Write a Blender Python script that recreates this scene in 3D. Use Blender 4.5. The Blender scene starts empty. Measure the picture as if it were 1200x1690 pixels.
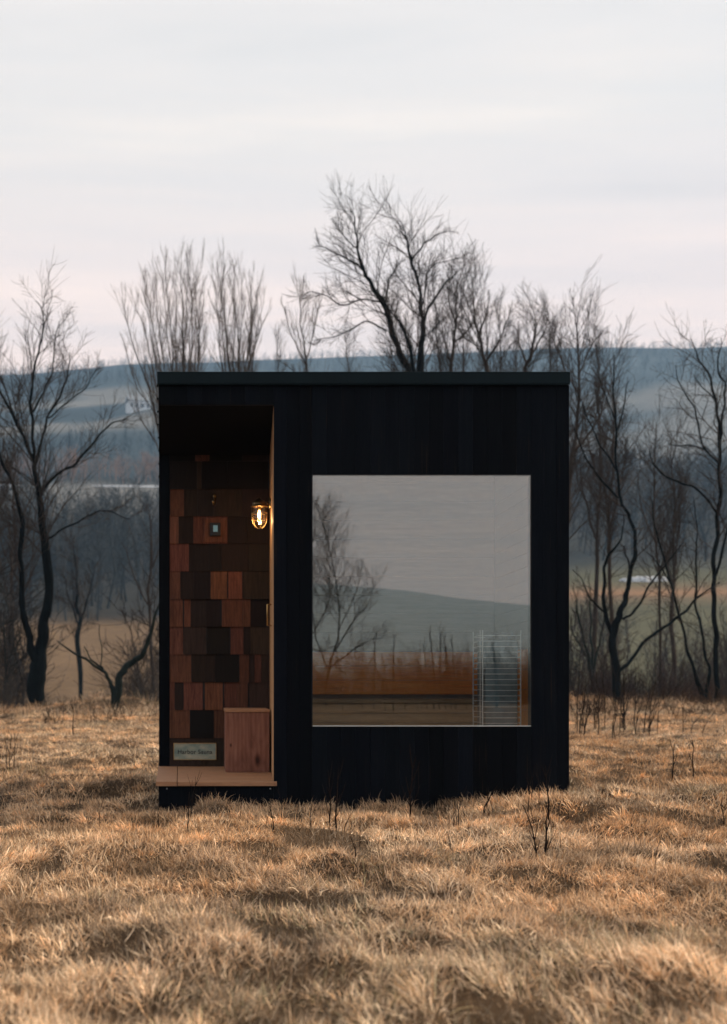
import bpy, math, random
import numpy as np
from mathutils import Vector, Matrix

random.seed(7)
RNG = np.random.default_rng(11)
R = math.radians
U = random.uniform
sc = bpy.context.scene
COL = sc.collection

# ------------------------------------------------------------------ frame of reference
# metres; +Y looks away from the camera, the front of the cabin is the plane y = 7
F = 1901.0; VX = 340.0; VY = 1136.0; EYE = 0.70; D = 7.0
def P(px, py, z):
    return Vector(((px - VX) / F * z, z, EYE + (VY - py) / F * z))
def fx(px): return (px - VX) / F * D
def fz(py): return EYE + (VY - py) / F * D

# ------------------------------------------------------------------ bookkeeping
def tag(o, label=None, cat=None, group=None, kind=None):
    if label: o['label'] = label
    if cat: o['category'] = cat
    if group: o['group'] = group
    if kind: o['kind'] = kind
    return o
def empty(name, loc, label, cat, group=None):
    o = bpy.data.objects.new(name, None); COL.objects.link(o)
    o.location = loc; o.empty_display_size = 0.2
    return tag(o, label, cat, group)
def link_mesh(name, me, mat=None, parent=None):
    o = bpy.data.objects.new(name, me); COL.objects.link(o)
    if mat: me.materials.append(mat)
    if parent:
        o.parent = parent
        o.matrix_parent_inverse = Matrix.Translation(-world_loc(parent))
    return o
def world_loc(o):
    v = Vector(o.location)
    if o.parent: pass
    return v if o.type == 'EMPTY' else Vector((0, 0, 0))

class MB:
    """collects boxes, tubes and lathes and links them as one mesh object"""
    def __init__(s): s.v = []; s.f = []; s.c = []
    def add(s, vs, fs, col=None):
        n = len(s.v); s.v += [tuple(v) for v in vs]
        s.f += [tuple(i + n for i in f) for f in fs]
        s.c += [col or (1, 1, 1)] * len(vs)
        return s
    def box(s, x0, x1, y0, y1, z0, z1, col=None, bev=0.0):
        if bev <= 0:
            vs = [(x0,y0,z0),(x1,y0,z0),(x1,y1,z0),(x0,y1,z0),(x0,y0,z1),(x1,y0,z1),(x1,y1,z1),(x0,y1,z1)]
            return s.add(vs, [(0,3,2,1),(4,5,6,7),(0,1,5,4),(1,2,6,5),(2,3,7,6),(3,0,4,7)], col)
        b = min(bev, abs(x1-x0)*.45, abs(y1-y0)*.45, abs(z1-z0)*.45)
        import bmesh
        bm = bmesh.new(); bmesh.ops.create_cube(bm, size=1)
        for v in bm.verts:
            v.co = Vector((x0+(v.co.x+.5)*(x1-x0), y0+(v.co.y+.5)*(y1-y0), z0+(v.co.z+.5)*(z1-z0)))
        bmesh.ops.bevel(bm, geom=bm.edges[:], offset=b, segments=2, affect='EDGES', profile=.5)
        bm.verts.index_update()
        s.add([v.co[:] for v in bm.verts], [[v.index for v in f.verts] for f in bm.faces], col); bm.free()
        return s
    def hexa(s, pts, col=None):
        return s.add(pts, [(0,3,2,1),(4,5,6,7),(0,1,5,4),(1,2,6,5),(2,3,7,6),(3,0,4,7)], col)
    def tube(s, pts, radii, k=8, col=None, caps=True):
        pts = [Vector(p) for p in pts]; n = len(pts)
        if not hasattr(radii, '__len__'): radii = [radii] * n
        vs = []; fs = []
        up = None
        for i in range(n):
            t = (pts[min(i+1, n-1)] - pts[max(i-1, 0)]).normalized()
            a = t.cross(Vector((0, 0, 1)) if abs(t.z) < .9 else Vector((1, 0, 0))).normalized() if up is None else (up - t * up.dot(t)).normalized()
            up = a; b = t.cross(a)
            for j in range(k):
                q = 2 * math.pi * j / k
                vs.append(pts[i] + radii[i] * (math.cos(q) * a + math.sin(q) * b))
        for i in range(n - 1):
            for j in range(k):
                fs.append((i*k+j, i*k+(j+1) % k, (i+1)*k+(j+1) % k, (i+1)*k+j))
        if caps: fs += [tuple(range(k))[::-1], tuple((n-1)*k + j for j in range(k))]
        return s.add(vs, fs, col)
    def lathe(s, c, prof, k=24, axis='Z', col=None):
        vs = []; fs = []
        for (r, h) in prof:
            for j in range(k):
                q = 2*math.pi*j/k
                p = (r*math.cos(q), r*math.sin(q), h) if axis == 'Z' else ((r*math.cos(q), h, r*math.sin(q)) if axis == 'Y' else (h, r*math.cos(q), r*math.sin(q)))
                vs.append((c[0]+p[0], c[1]+p[1], c[2]+p[2]))
        for i in range(len(prof)-1):
            for j in range(k):
                fs.append((i*k+j, i*k+(j+1) % k, (i+1)*k+(j+1) % k, (i+1)*k+j))
        return s.add(vs, fs, col)
    def build(s, name, mat, parent=None, smooth=False, colors=False):
        me = bpy.data.meshes.new(name); me.from_pydata(s.v, [], s.f); me.update()
        if colors:
            a = me.color_attributes.new('tint', 'FLOAT_COLOR', 'POINT')
            arr = np.ones((len(s.v), 4), np.float32); arr[:, :3] = np.array(s.c, np.float32)
            a.data.foreach_set('color', arr.ravel())
        if smooth: me.polygons.foreach_set('use_smooth', [True]*len(me.polygons))
        return link_mesh(name, me, mat, parent)

def np_mesh(name, verts, quads=None, tris=None, colors=None, smooth=False):
    me = bpy.data.meshes.new(name)
    nq = 0 if quads is None else len(quads); nt = 0 if tris is None else len(tris)
    me.vertices.add(len(verts)); me.vertices.foreach_set('co', np.ascontiguousarray(verts, np.float32).ravel())
    loops = []; starts = []; base = 0
    if nq: loops.append(np.asarray(quads).ravel()); starts.append(np.arange(nq)*4); base = nq*4
    if nt: loops.append(np.asarray(tris).ravel()); starts.append(base + np.arange(nt)*3)
    L = np.concatenate(loops).astype(np.int32); S = np.concatenate(starts).astype(np.int32)
    me.loops.add(len(L)); me.loops.foreach_set('vertex_index', L)
    me.polygons.add(nq+nt); me.polygons.foreach_set('loop_start', S)
    me.polygons.foreach_set('use_smooth', np.full(nq+nt, smooth))
    me.update(calc_edges=True)
    if colors is not None:
        a = me.color_attributes.new('tint', 'FLOAT_COLOR', 'POINT')
        arr = np.ones((len(verts), 4), np.float32); arr[:, :3] = colors
        a.data.foreach_set('color', arr.ravel())
    return me

# ------------------------------------------------------------------ materials
def mat(name): 
    m = bpy.data.materials.new(name); m.use_nodes = True
    nt = m.node_tree; b = nt.nodes['Principled BSDF']
    return m, nt, b
def N(nt, t, **kw):
    n = nt.nodes.new(t)
    for k, v in kw.items():
        if k in n.inputs: n.inputs[k].default_value = v
        else: setattr(n, k, v)
    return n
def ramp(nt, fac, stops):
    r = nt.nodes.new('ShaderNodeValToRGB'); e = r.color_ramp.elements
    while len(e) < len(stops): e.new(.5)
    for el, (p, c) in zip(e, stops):
        el.position = p; el.color = (c[0], c[1], c[2], 1)
    nt.links.new(fac, r.inputs[0]); return r.outputs[0]
def mapped(nt, scale, coord='Object', loc=(0,0,0)):
    tc = nt.nodes.new('ShaderNodeTexCoord'); mp = nt.nodes.new('ShaderNodeMapping')
    mp.inputs['Scale'].default_value = scale; mp.inputs['Location'].default_value = loc
    nt.links.new(tc.outputs[coord], mp.inputs[0]); return mp.outputs[0]
def mix(nt, mode, fac, a, b):
    m = nt.nodes.new('ShaderNodeMix'); m.data_type = 'RGBA'; m.blend_type = mode
    def put(i, v):
        if hasattr(v, 'is_output'): nt.links.new(v, m.inputs[i])
        elif hasattr(v, '__len__'): m.inputs[i].default_value = (v[0], v[1], v[2], 1)
        else: m.inputs[i].default_value = v
    put(0, fac); put(6, a); put(7, b)
    return m.outputs[2]
def bump(nt, b, h, strength, dist=.01):
    n = N(nt, 'ShaderNodeBump'); n.inputs['Strength'].default_value = strength; n.inputs['Distance'].default_value = dist
    nt.links.new(h, n.inputs['Height']); nt.links.new(n.outputs[0], b.inputs['Normal'])

def wood(name, c0, c1, c2, axis='Z', scale=1.0, rough=.65, tint=False, spec=.3, streaks=False):
    m, nt, b = mat(name)
    s = {'Z': (22, 22, 1.3), 'X': (1.3, 22, 22), 'Y': (22, 1.3, 22)}[axis]
    v = mapped(nt, tuple(q*scale for q in s))
    n1 = N(nt, 'ShaderNodeTexNoise', Scale=1.6, Detail=7, Roughness=.62, Distortion=.8); nt.links.new(v, n1.inputs['Vector'])
    v2 = mapped(nt, tuple(q*scale*5 for q in s))
    n2 = N(nt, 'ShaderNodeTexNoise', Scale=2.0, Detail=3, Roughness=.6); nt.links.new(v2, n2.inputs['Vector'])
    c = ramp(nt, n1.outputs[0], [(.28, c0), (.5, c1), (.74, c2)])
    f = ramp(nt, n2.outputs[0], [(.3, (.62,.62,.62)), (.6, (1,1,1))])
    c = mix(nt, 'MULTIPLY', .8, c, f)
    if tint:
        at = N(nt, 'ShaderNodeAttribute', attribute_name='tint')
        c = mix(nt, 'MULTIPLY', 1.0, c, at.outputs['Color'])
    nt.links.new(c, b.inputs['Base Color'])
    b.inputs['Roughness'].default_value = rough; b.inputs['Specular IOR Level'].default_value = spec
    bump(nt, b, n2.outputs[0], .35, .004)
    if streaks:
        n3 = N(nt, 'ShaderNodeTexNoise', Scale=1.0, Detail=2, Roughness=.5); nt.links.new(mapped(nt, (95, 95, 2.2)), n3.inputs['Vector'])
        k = ramp(nt, n3.outputs[0], [(.66, (0,0,0)), (.74, (1,1,1))])
        nt.links.new(mix(nt, 'MIX', k, c, (.022,.015,.010)), b.inputs['Base Color'])
    return m
def plain(name, c, rough=.5, metal=0.0, spec=.4, var=.25, nscale=14.0):
    m, nt, b = mat(name)
    v = mapped(nt, (1,1,1))
    n = N(nt, 'ShaderNodeTexNoise', Scale=nscale, Detail=5, Roughness=.6); nt.links.new(v, n.inputs['Vector'])
    nt.links.new(ramp(nt, n.outputs[0], [(.3, [q*(1-var) for q in c]), (.7, [q*(1+var) for q in c])]), b.inputs['Base Color'])
    b.inputs['Roughness'].default_value = rough; b.inputs['Metallic'].default_value = metal; b.inputs['Specular IOR Level'].default_value = spec
    return m

M = {}
M['char'] = wood('charred_boards', (.0012,.0020,.0036), (.0021,.0033,.0056), (.0046,.0054,.0076), 'Z', 1.2, .65, spec=.05, tint=True, streaks=True)
M['fascia'] = plain('dark_teal_metal', (.0022,.0085,.0115), .6, 0.0, .12, .15, 5)
M['shingle'] = wood('cedar_shingle', (.34,.30,.28), (.72,.68,.64), (1.1,1.08,1.05), 'Z', 2.0, .75, tint=True, spec=.2)
M['deck'] = wood('deck_wood', (.26,.125,.062), (.38,.195,.10), (.47,.27,.15), 'X', 1.0, .6)
M['cedar'] = wood('cedar_lining', (.40,.20,.09), (.55,.31,.15), (.66,.42,.23), 'Z', 1.4, .6)
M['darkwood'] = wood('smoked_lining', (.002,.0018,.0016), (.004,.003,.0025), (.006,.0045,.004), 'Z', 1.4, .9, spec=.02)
M['inner'] = wood('sauna_panelling', (.19,.175,.16), (.24,.22,.20), (.29,.265,.24), 'X', 1.0, .6)
M['backrest'] = wood('orange_cedar', (.92,.24,.025), (.98,.32,.045), (1.0,.41,.08), 'X', 1.0, .5)
M['bench'] = wood('bench_slats', (.22,.15,.085), (.32,.22,.13), (.40,.28,.17), 'X', 1.0, .55)
M['steel'] = plain('guard_steel', (.50,.52,.51), .35, .2, .5, .1)
M['stove'] = plain('stove_steel', (.09,.14,.16), .5, .1, .4, .3)
M['stone'] = plain('heater_stone', (.10,.10,.10), .9, 0, .2, .5, 30)
M['brass'] = plain('aged_brass', (.42,.27,.11), .32, 1.0, .5, .3, 20)
M['dark_brass'] = plain('dark_brass', (.16,.11,.055), .38, 1.0, .5, .3, 20)
M['black'] = plain('black_metal', (.01,.011,.012), .45, .2, .4, .2)
M['white'] = plain('white_paint', (.55,.58,.60), .7, 0, .2, .1)
M['greyroof'] = plain('grey_roof', (.16,.17,.18), .7, 0, .2, .2)
M['snow'] = plain('old_snow', (.46,.48,.50), .8, 0, .2, .06, 3)
M['screw'] = plain('screw_steel', (.35,.36,.36), .4, .8, .5, .1)

# box wood with knots
def knotty():
    m, nt, b = mat('knotty_cedar')
    v = mapped(nt, (9, 9, 1.6))
    n1 = N(nt, 'ShaderNodeTexNoise', Scale=2.2, Detail=6, Roughness=.55, Distortion=1.2); nt.links.new(v, n1.inputs['Vector'])
    w = N(nt, 'ShaderNodeTexWave', Scale=3.0, Distortion=5.0, Detail=3); w.bands_direction = 'X'; nt.links.new(mapped(nt, (3.4, 3.4, .5)), w.inputs['Vector'])
    c = ramp(nt, n1.outputs[0], [(.3, (.155,.062,.04)), (.52, (.23,.10,.065)), (.75, (.29,.14,.095))])
    c = mix(nt, 'MULTIPLY', .45, c, ramp(nt, w.outputs[0], [(.2, (.6,.55,.52)), (.7, (1,1,1))]))
    geo = N(nt, 'ShaderNodeTexCoord')
    for (px, py, rr) in ((381, 1230, .010), (413, 1175, .006), (425, 1255, .030)):
        p = P(px, py, 7.757)
        sub = N(nt, 'ShaderNodeVectorMath', operation='SUBTRACT'); nt.links.new(geo.outputs['Object'], sub.inputs[0]); sub.inputs[1].default_value = (p.x, 7.757, p.z)
        mul = N(nt, 'ShaderNodeVectorMath', operation='MULTIPLY'); nt.links.new(sub.outputs[0], mul.inputs[0]); mul.inputs[1].default_value = (1, .2, .55)
        ln = N(nt, 'ShaderNodeVectorMath', operation='LENGTH'); nt.links.new(mul.outputs[0], ln.inputs[0])
        dv = N(nt, 'ShaderNodeMath', operation='DIVIDE'); nt.links.new(ln.outputs['Value'], dv.inputs[0]); dv.inputs[1].default_value = rr
        k = ramp(nt, dv.outputs[0], [(.25, (.12,.08,.07)), (.6, (.55,.45,.4)), (1.0, (1,1,1))])
        c = mix(nt, 'MULTIPLY', .9, c, k)
    nt.links.new(c, b.inputs['Base Color']); b.inputs['Roughness'].default_value = .65; b.inputs['Specular IOR Level'].default_value = .25
    bump(nt, b, n1.outputs[0], .3, .003)
    return m
M['knotty'] = knotty()

def glass(name, refl, tint=(1,1,1)):
    m = bpy.data.materials.new(name); m.use_nodes = True; nt = m.node_tree
    for n in list(nt.nodes): nt.nodes.remove(n)
    o = N(nt, 'ShaderNodeOutputMaterial'); t = N(nt, 'ShaderNodeBsdfTransparent'); g = N(nt, 'ShaderNodeBsdfGlossy')
    t.inputs[0].default_value = (tint[0], tint[1], tint[2], 1); g.inputs['Roughness'].default_value = 0.0
    g.inputs[0].default_value = (1.0, .962, .875, 1)
    x = N(nt, 'ShaderNodeMixShader'); x.inputs[0].default_value = refl
    nt.links.new(t.outputs[0], x.inputs[1]); nt.links.new(g.outputs[0], x.inputs[2]); nt.links.new(x.outputs[0], o.inputs[0])
    return m
M['pane'] = glass('window_glass', .172, (.96,.98,.98))
M['globe'] = glass('lamp_glass', .05, (.97,.95,.92))

def emit(name, c, s):
    m, nt, b = mat(name); b.inputs['Base Color'].default_value = (*c, 1)
    b.inputs['Emission Color'].default_value = (*c, 1); b.inputs['Emission Strength'].default_value = s
    return m
M['bulb'] = emit('lit_filament', (1.0, .58, .22), 20.0)
M['screen'] = emit('lit_screen', (.16, .34, .42), .12)

def bark(name, c, var=.4):
    m, nt, b = mat(name)
    n = N(nt, 'ShaderNodeTexNoise', Scale=9.0, Detail=6, Roughness=.65); nt.links.new(mapped(nt, (1,1,.25)), n.inputs['Vector'])
    nt.links.new(ramp(nt, n.outputs[0], [(.3, [q*(1-var) for q in c]), (.7, [q*(1+var) for q in c])]), b.inputs['Base Color'])
    b.inputs['Roughness'].default_value = .9; b.inputs['Specular IOR Level'].default_value = .04
    bump(nt, b, n.outputs[0], .8, .04)
    return m
M['bark'] = bark('dark_bark', (.0050,.0070,.0080))
M['twig'] = bark('brown_twigs', (.046,.036,.030))
M['twig_pale'] = bark('tan_twigs', (.10,.074,.056))
M['bark_green'] = bark('mossy_bark', (.014,.019,.017))
M['stalk'] = bark('dark_stalk', (.016,.011,.009))

def attr_mat(name, rough=.8, nscale=0, spec=.15, translucent=0.0, var=(.7,1.25)):
    m, nt, b = mat(name)
    at = N(nt, 'ShaderNodeAttribute', attribute_name='tint'); c = at.outputs['Color']
    if nscale:
        for sc_, amt in ((nscale, .8), (nscale*.07, .6), (nscale*.012, .5)):
            n = N(nt, 'ShaderNodeTexNoise', Scale=sc_, Detail=6, Roughness=.65); nt.links.new(mapped(nt, (1,1,1)), n.inputs['Vector'])
            c = mix(nt, 'MULTIPLY', amt, c, ramp(nt, n.outputs[0], [(.3, (var[0],)*3), (.7, (var[1],)*3)]))
    nt.links.new(c, b.inputs['Base Color'])
    b.inputs['Roughness'].default_value = rough; b.inputs['Specular IOR Level'].default_value = spec
    if translucent:
        o = nt.nodes['Material Output']; t = N(nt, 'ShaderNodeBsdfTranslucent'); nt.links.new(c, t.inputs[0])
        x = N(nt, 'ShaderNodeMixShader'); x.inputs[0].default_value = translucent
        nt.links.new(b.outputs[0], x.inputs[1]); nt.links.new(t.outputs[0], x.inputs[2]); nt.links.new(x.outputs[0], o.inputs[0])
    return m
M['ground'] = attr_mat('earth_and_fields', .95, 14.0, .05)
M['grass'] = attr_mat('dry_grass_blades', .6, 0, .25, .12)
M['woods'] = attr_mat('bare_wood_mass', .9, 0, .05)

# ------------------------------------------------------------------ noise in numpy
def vnoise(x, y, seed=0):
    x = np.asarray(x, np.float64); y = np.asarray(y, np.float64)
    xi = np.floor(x).astype(np.int64); yi = np.floor(y).astype(np.int64)
    xf = x - xi; yf = y - yi
    u = xf*xf*xf*(xf*(xf*6-15)+10); v = yf*yf*yf*(yf*(yf*6-15)+10)
    def h(a, b):
        n = (a*374761393 + b*668265263 + seed*1442695041) & 0x7fffffff
        n = ((n ^ (n >> 13)) * 1274126177) & 0x7fffffff
        n = n ^ (n >> 16)
        return (n & 0xffff) / 65535.0
    a = h(xi, yi); b = h(xi+1, yi); c = h(xi, yi+1); d = h(xi+1, yi+1)
    return (a*(1-u)+b*u)*(1-v) + (c*(1-u)+d*u)*v
def fbm(x, y, seed=0, oct=4):
    s = 0; a = .5; t = 0
    for i in range(oct):
        s = s + a*vnoise(x*2**i, y*2**i, seed+i*17); t += a; a *= .55
    return s/t

# ------------------------------------------------------------------ the ground sheet
PROF_Y = [-1500,-1150,-980,-600,-320,-120,-70,-40,-20, 0, 7, 14, 22, 27, 31, 40, 60, 80, 130, 200, 260, 330, 345, 420, 550, 640, 800, 900, 960]
PROF_Z = [  70,   96,   76,  20,   4, 0.5, .45, .4,.15, 0, 0, .09,.19,.26,-.1,-1.4,-1.1,0.0,6.9,19.7,38,  56,  60,  84, 131, 165, 221, 226, 205]
def hollow(x, y): return fbm(x*4.6+3, y*3.6, 88, 2)*.72+fbm(x*1.1, y*.9, 89, 2)*.28
def G(x, y):
    x = np.asarray(x, np.float64); y = np.asarray(y, np.float64)
    z = np.interp(y, PROF_Y, PROF_Z)
    near = np.clip(1 - np.abs(y-8)/60, 0, 1)
    z = z + near*.011*np.clip(x-.9, -5, 7)
    fld = np.clip((45-np.abs(y-5))/20, 0, 1)
    z = z + fld*((fbm(x*.55, y*.55, 3, 3)-.5)*.06 + (fbm(x*1.9, y*1.6, 9, 3)-.5)*.05 + (np.clip(hollow(x, y), .24, .60)-.45)*.13*np.clip(1.5-y/18,.3,1) + (fbm(x*3.6, y*3.0, 14, 1)-.5)*.085*np.clip(1.6-y/16,.3,1))
    z = z - .035*np.exp(-((y-6.9)/.5)**2)*((x>-.8)&(x<2.4))
    z = z + np.exp(-((y-24.5)/3.2)**2)*(fbm(x*.5+7, y*.5, 41, 3)-.5)*.42
    # mounds of grass at the foot of the cabin
    for (px, yy, h, r) in ((400, 6.72, .055, .2), (905, 6.66, .04, .3), (640, 6.75, .0, .5), (275, 6.75, -.05, .22), (200, 24.0, .18, 1.6), (1065, 22.0, .10, 1.2)):
        xx = (px-VX)/F*yy
        z = z + h*np.exp(-((x-xx)**2+(y-yy)**2)/(2*r*r))
    inside = (x > -.26) & (x < 2.18) & (y > 7.04) & (y < 8.62)
    z = np.where(inside, np.minimum(z, -.05), z)
    far = np.clip((y-120)/500, 0, 1)
    z = z + far*((fbm(x*.006+3, y*.004, 21, 4)-.5)*(50-45*np.clip((y-450)/250, 0, 1))) + np.clip((-y-450)/400,0,1)*(fbm(x*.006, y*.006, 31, 3)-.5)*14
    # ridge rises gently to the right
    z = z + np.clip((y-450)/350, 0, 1)*np.interp(x, [-300,-120,-60,-20,110,250,360,500], [-2,-1,5,6,10,16,18,19])
    z = z + np.clip((-y-500)/400, 0, 1)*np.clip(200-x, -150, 180)*.10
    return z
def axis(segs):
    out = []
    for a, b, st in segs: out += list(np.arange(a, b, st))
    return np.array(out + [segs[-1][1]])
gy = axis([(-1500,-460,40),(-460,-150,20),(-150,-30,6),(-30,1,1.2),(1,10,.055),(10,28,.11),(28,45,.8),(45,120,4),(120,420,8),(420,960,12)])
gx = axis([(-1200,-400,80),(-400,-60,16),(-60,-9,2.5),(-9,-5,.11),(-5,9,.06),(9,13,.11),(13,60,2.5),(60,500,16),(500,1400,80)])
XX, YY = np.meshgrid(gx, gy)
ZZ = G(XX, YY)
def C3(a): return np.array(a, np.float64)
def ground_colour(x, y):
    n1 = fbm(x*.05, y*.05, 51, 4)[..., None]; n2 = fbm(x*.9, y*.9, 52, 4)[..., None]; n3 = fbm(x*.012, y*.02, 53, 4)[..., None]
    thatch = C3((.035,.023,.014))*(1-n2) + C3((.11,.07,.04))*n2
    brown = C3((.125,.083,.048))*(.75+.5*n1)
    green = C3((.070,.068,.040))*(.75+.5*n1)
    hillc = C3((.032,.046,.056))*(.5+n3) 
    pale = C3((.13,.125,.115))*(.8+.4*n1)
    Y = y[..., None]; X = x[..., None]
    def st(a, b): return np.clip((Y-a)/(b-a), 0, 1)
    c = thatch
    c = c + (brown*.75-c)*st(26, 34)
    right = np.clip((X-20)/10, 0, 1)
    mid = brown*(1-right) + green*right
    c = c + (mid-c)*st(70, 85)
    c = c + (C3((.24,.13,.07))-c)*right*np.exp(-((Y-168)/7)**2)*.8
    c = c + (C3((.045,.043,.038))-c)*st(138, 146)*(1-right)
    c = c + (C3((.05,.05,.045))-c)*st(196, 206)*right
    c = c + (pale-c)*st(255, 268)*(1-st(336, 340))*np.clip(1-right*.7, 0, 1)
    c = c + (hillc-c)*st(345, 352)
    patch = np.clip((n3-.47)*8, 0, 1)*st(430, 445)*(1-st(590, 610))
    c = c + (pale*1.25-c)*patch*.8
    beh = np.clip((-Y-60)/20, 0, 1)
    c = c + (C3((.22,.245,.25))-c)*beh
    return c
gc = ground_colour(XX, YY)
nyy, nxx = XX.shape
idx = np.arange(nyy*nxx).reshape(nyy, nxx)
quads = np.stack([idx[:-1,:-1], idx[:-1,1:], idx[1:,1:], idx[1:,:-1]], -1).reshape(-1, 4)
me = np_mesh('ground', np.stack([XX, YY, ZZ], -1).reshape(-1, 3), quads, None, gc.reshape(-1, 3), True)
tag(link_mesh('ground', me, M['ground']), kind='structure')
def g1(x, y): return float(G(np.array([x]), np.array([y]))[0])

# ------------------------------------------------------------------ dry grass (uncountable: one object)
def blades(x, y, az, tilt, length, width, bend, col, twist=None):
    n = len(x); z = G(x, y) - .003
    p = np.stack([x, y, z], -1)
    pts = [p]; t = tilt.copy(); segs = 3
    for i in range(segs):
        d = np.stack([np.sin(t)*np.cos(az), np.sin(t)*np.sin(az), np.cos(t)], -1)
        p = p + d*(length/segs)[:, None]; pts.append(p); t = t + bend/segs*(1+i*.6)
    q = az + np.pi/2 + RNG.normal(0, .9, n)
    side = np.stack([np.cos(q), np.sin(q), RNG.normal(0, .25, n)], -1)*(width*.5)[:, None]
    V = np.empty((n, 7, 3))
    for i, w in enumerate((1.0, .9, .62)):
        V[:, 2*i] = pts[i]-side*w; V[:, 2*i+1] = pts[i]+side*w
    V[:, 6] = pts[3]
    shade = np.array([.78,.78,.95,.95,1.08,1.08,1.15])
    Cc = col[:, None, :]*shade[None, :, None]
    b = (np.arange(n)*7)[:, None]
    Q = np.concatenate([b+np.array([0,1,3,2]), b+np.array([2,3,5,4])], 0)
    T = b+np.array([4,5,6])
    return V.reshape(-1, 3), Q, T, Cc.reshape(-1, 3)
def blade_colour(x, y, n, patch):
    straw = C3((.70,.465,.27)); pale = C3((.89,.70,.48)); orange = C3((.61,.345,.16)); grey = C3((.38,.28,.20)); dark = C3((.10,.068,.045)); green = C3((.085,.115,.04))
    p1 = fbm(x*.75, y*.75, 71, 3); p2 = fbm(x*.5+9, y*.5, 72, 3); p3 = fbm(x*1.3, y*1.3+5, 73, 3)
    w = np.stack([.9+0*x, np.clip((p1-.42)*5, .1, 2), np.clip((p2-.43)*6, .25, 2.2), np.clip((p3-.45)*6, .15, 2.0), .16+0*x, np.clip((p3-.63)*12, .01, .9)], -1)
    w = w/w.sum(-1, keepdims=True)
    r = RNG.random(n)[:, None]; k = (np.cumsum(w, -1) < r).sum(-1).clip(0, 5)
    pal = np.stack([straw, pale, orange, grey, dark, green])
    c = pal[k]
    c = c*.55 + (w[:, :, None]*pal[None]).sum(1)*.45
    return c*.95*RNG.uniform(.55, 1.42, (n, 1))*patch[:, None]
VS = []; QS = []; TS = []; CS = []; off = 0
def put(res):
    global off
    v, q, t, c = res
    VS.append(v.astype(np.float32)); QS.append(q+off); TS.append(t+off); CS.append(c.astype(np.float32)); off += len(v)
def keep(x, y, m=.0):
    return ~((x > -.30+m) & (x < 2.22-m) & (y > 6.995+m) & (y < 8.70))
def sample_area(dens, y0, y1, marg=.5):
    xl0 = (0-VX)/F*y1-marg*y1*.12-.4; xr0 = (1200-VX)/F*y1+marg*y1*.12+.4
    n = int(dens*(xr0-xl0)*(y1-y0)); x = RNG.uniform(xl0, xr0, n); y = RNG.uniform(y0, y1, n)
    k = (x > (0-VX)/F*y-marg*y*.12-.4) & (x < (1200-VX)/F*y+marg*y*.12+.4) & keep(x, y)
    return x[k], y[k]
BANDS = [(1.9,3.0,11500),(3.0,4.6,8600),(4.6,7.2,6200),(7.2,10.5,3300),(10.5,16,1700),(16,22,900),(22,29,560)]
for (y0, y1, dn) in BANDS:
    ds = 1+.035*max(0, y0-7)                      # far blades stand for small bunches
    # matted layer, lying over
    x, y = sample_area(dn*.80, y0, y1)
    hol = hollow(x, y); k = RNG.random(len(x)) < np.clip((hol-.36)*7, .85, 1); x, y, hol = x[k], y[k], hol[k]; n = len(x)
    flow = fbm(x*.9, y*.9, 81, 2)*11.0
    az = flow + RNG.normal(0, 1.7, n)
    wd = .0026*(y/4)**.6*RNG.uniform(.6, 1.5, n)
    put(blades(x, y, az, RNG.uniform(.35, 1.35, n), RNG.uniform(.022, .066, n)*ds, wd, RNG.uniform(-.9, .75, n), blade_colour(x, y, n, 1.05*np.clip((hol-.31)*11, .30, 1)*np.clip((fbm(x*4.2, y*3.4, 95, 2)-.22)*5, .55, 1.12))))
    # short standing layer, thick on some patches and missing on others
    x, y = sample_area(dn*.50, y0, y1)
    hgt = fbm(x*1.5, y*1.2, 83, 3); k = RNG.random(len(x)) < np.clip((hgt-.40)*7, .03, 1)*np.clip((hollow(x, y)-.33)*14, .06, 1); x, y, hgt = x[k], y[k], hgt[k]; n = len(x)
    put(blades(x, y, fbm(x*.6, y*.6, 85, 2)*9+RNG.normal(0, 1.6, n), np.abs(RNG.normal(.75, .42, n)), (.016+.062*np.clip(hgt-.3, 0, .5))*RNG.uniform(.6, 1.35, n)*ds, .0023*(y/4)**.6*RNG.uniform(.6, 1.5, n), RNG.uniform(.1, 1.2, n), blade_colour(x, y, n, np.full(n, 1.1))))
    # tussocks
    cx, cy = sample_area(dn*.0098, y0, y1); hol = hollow(cx, cy); k = RNG.random(len(cx)) < np.clip((hol-.33)*14, .06, 1); cx, cy = cx[k], cy[k]; m = len(cx)
    per = 58
    rad = RNG.uniform(.02, .075, m)*ds; lean = fbm(cx*.6, cy*.6, 82, 2)*9.0; size = RNG.uniform(.6, 1.75, m)*ds
    tone = RNG.uniform(.6, 1.7, m)*np.clip((fbm(cx*4.2, cy*3.4, 95, 2)-.18)*5, .6, 1.2)
    a = RNG.uniform(0, 6.283, (m, per)); rr = np.sqrt(RNG.random((m, per)))*rad[:, None]
    x = (cx[:, None]+np.cos(a)*rr).ravel(); y = (cy[:, None]+np.sin(a)*rr).ravel()
    out = (rr/rad[:, None]).ravel()
    la = np.repeat(lean, per); vx_ = np.cos(a).ravel()*out+.6*np.cos(la)+RNG.normal(0, .3, m*per); vy_ = np.sin(a).ravel()*out+.45*np.sin(la)+RNG.normal(0, .45, m*per)
    az = np.arctan2(vy_, vx_)
    k = keep(x, y); n = k.sum()
    L = RNG.uniform(.022, .056, m*per)*np.repeat(size, per)
    put(blades(x[k], y[k], az[k], (.25+1.0*out*RNG.uniform(.6, 1.3, m*per))[k], L[k], (.0025*(y[k]/4)**.6*RNG.uniform(.6, 1.5, n)), RNG.uniform(-.2, 1.5, n), blade_colour(x[k], y[k], n, np.repeat(tone, per)[k])))
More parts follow.
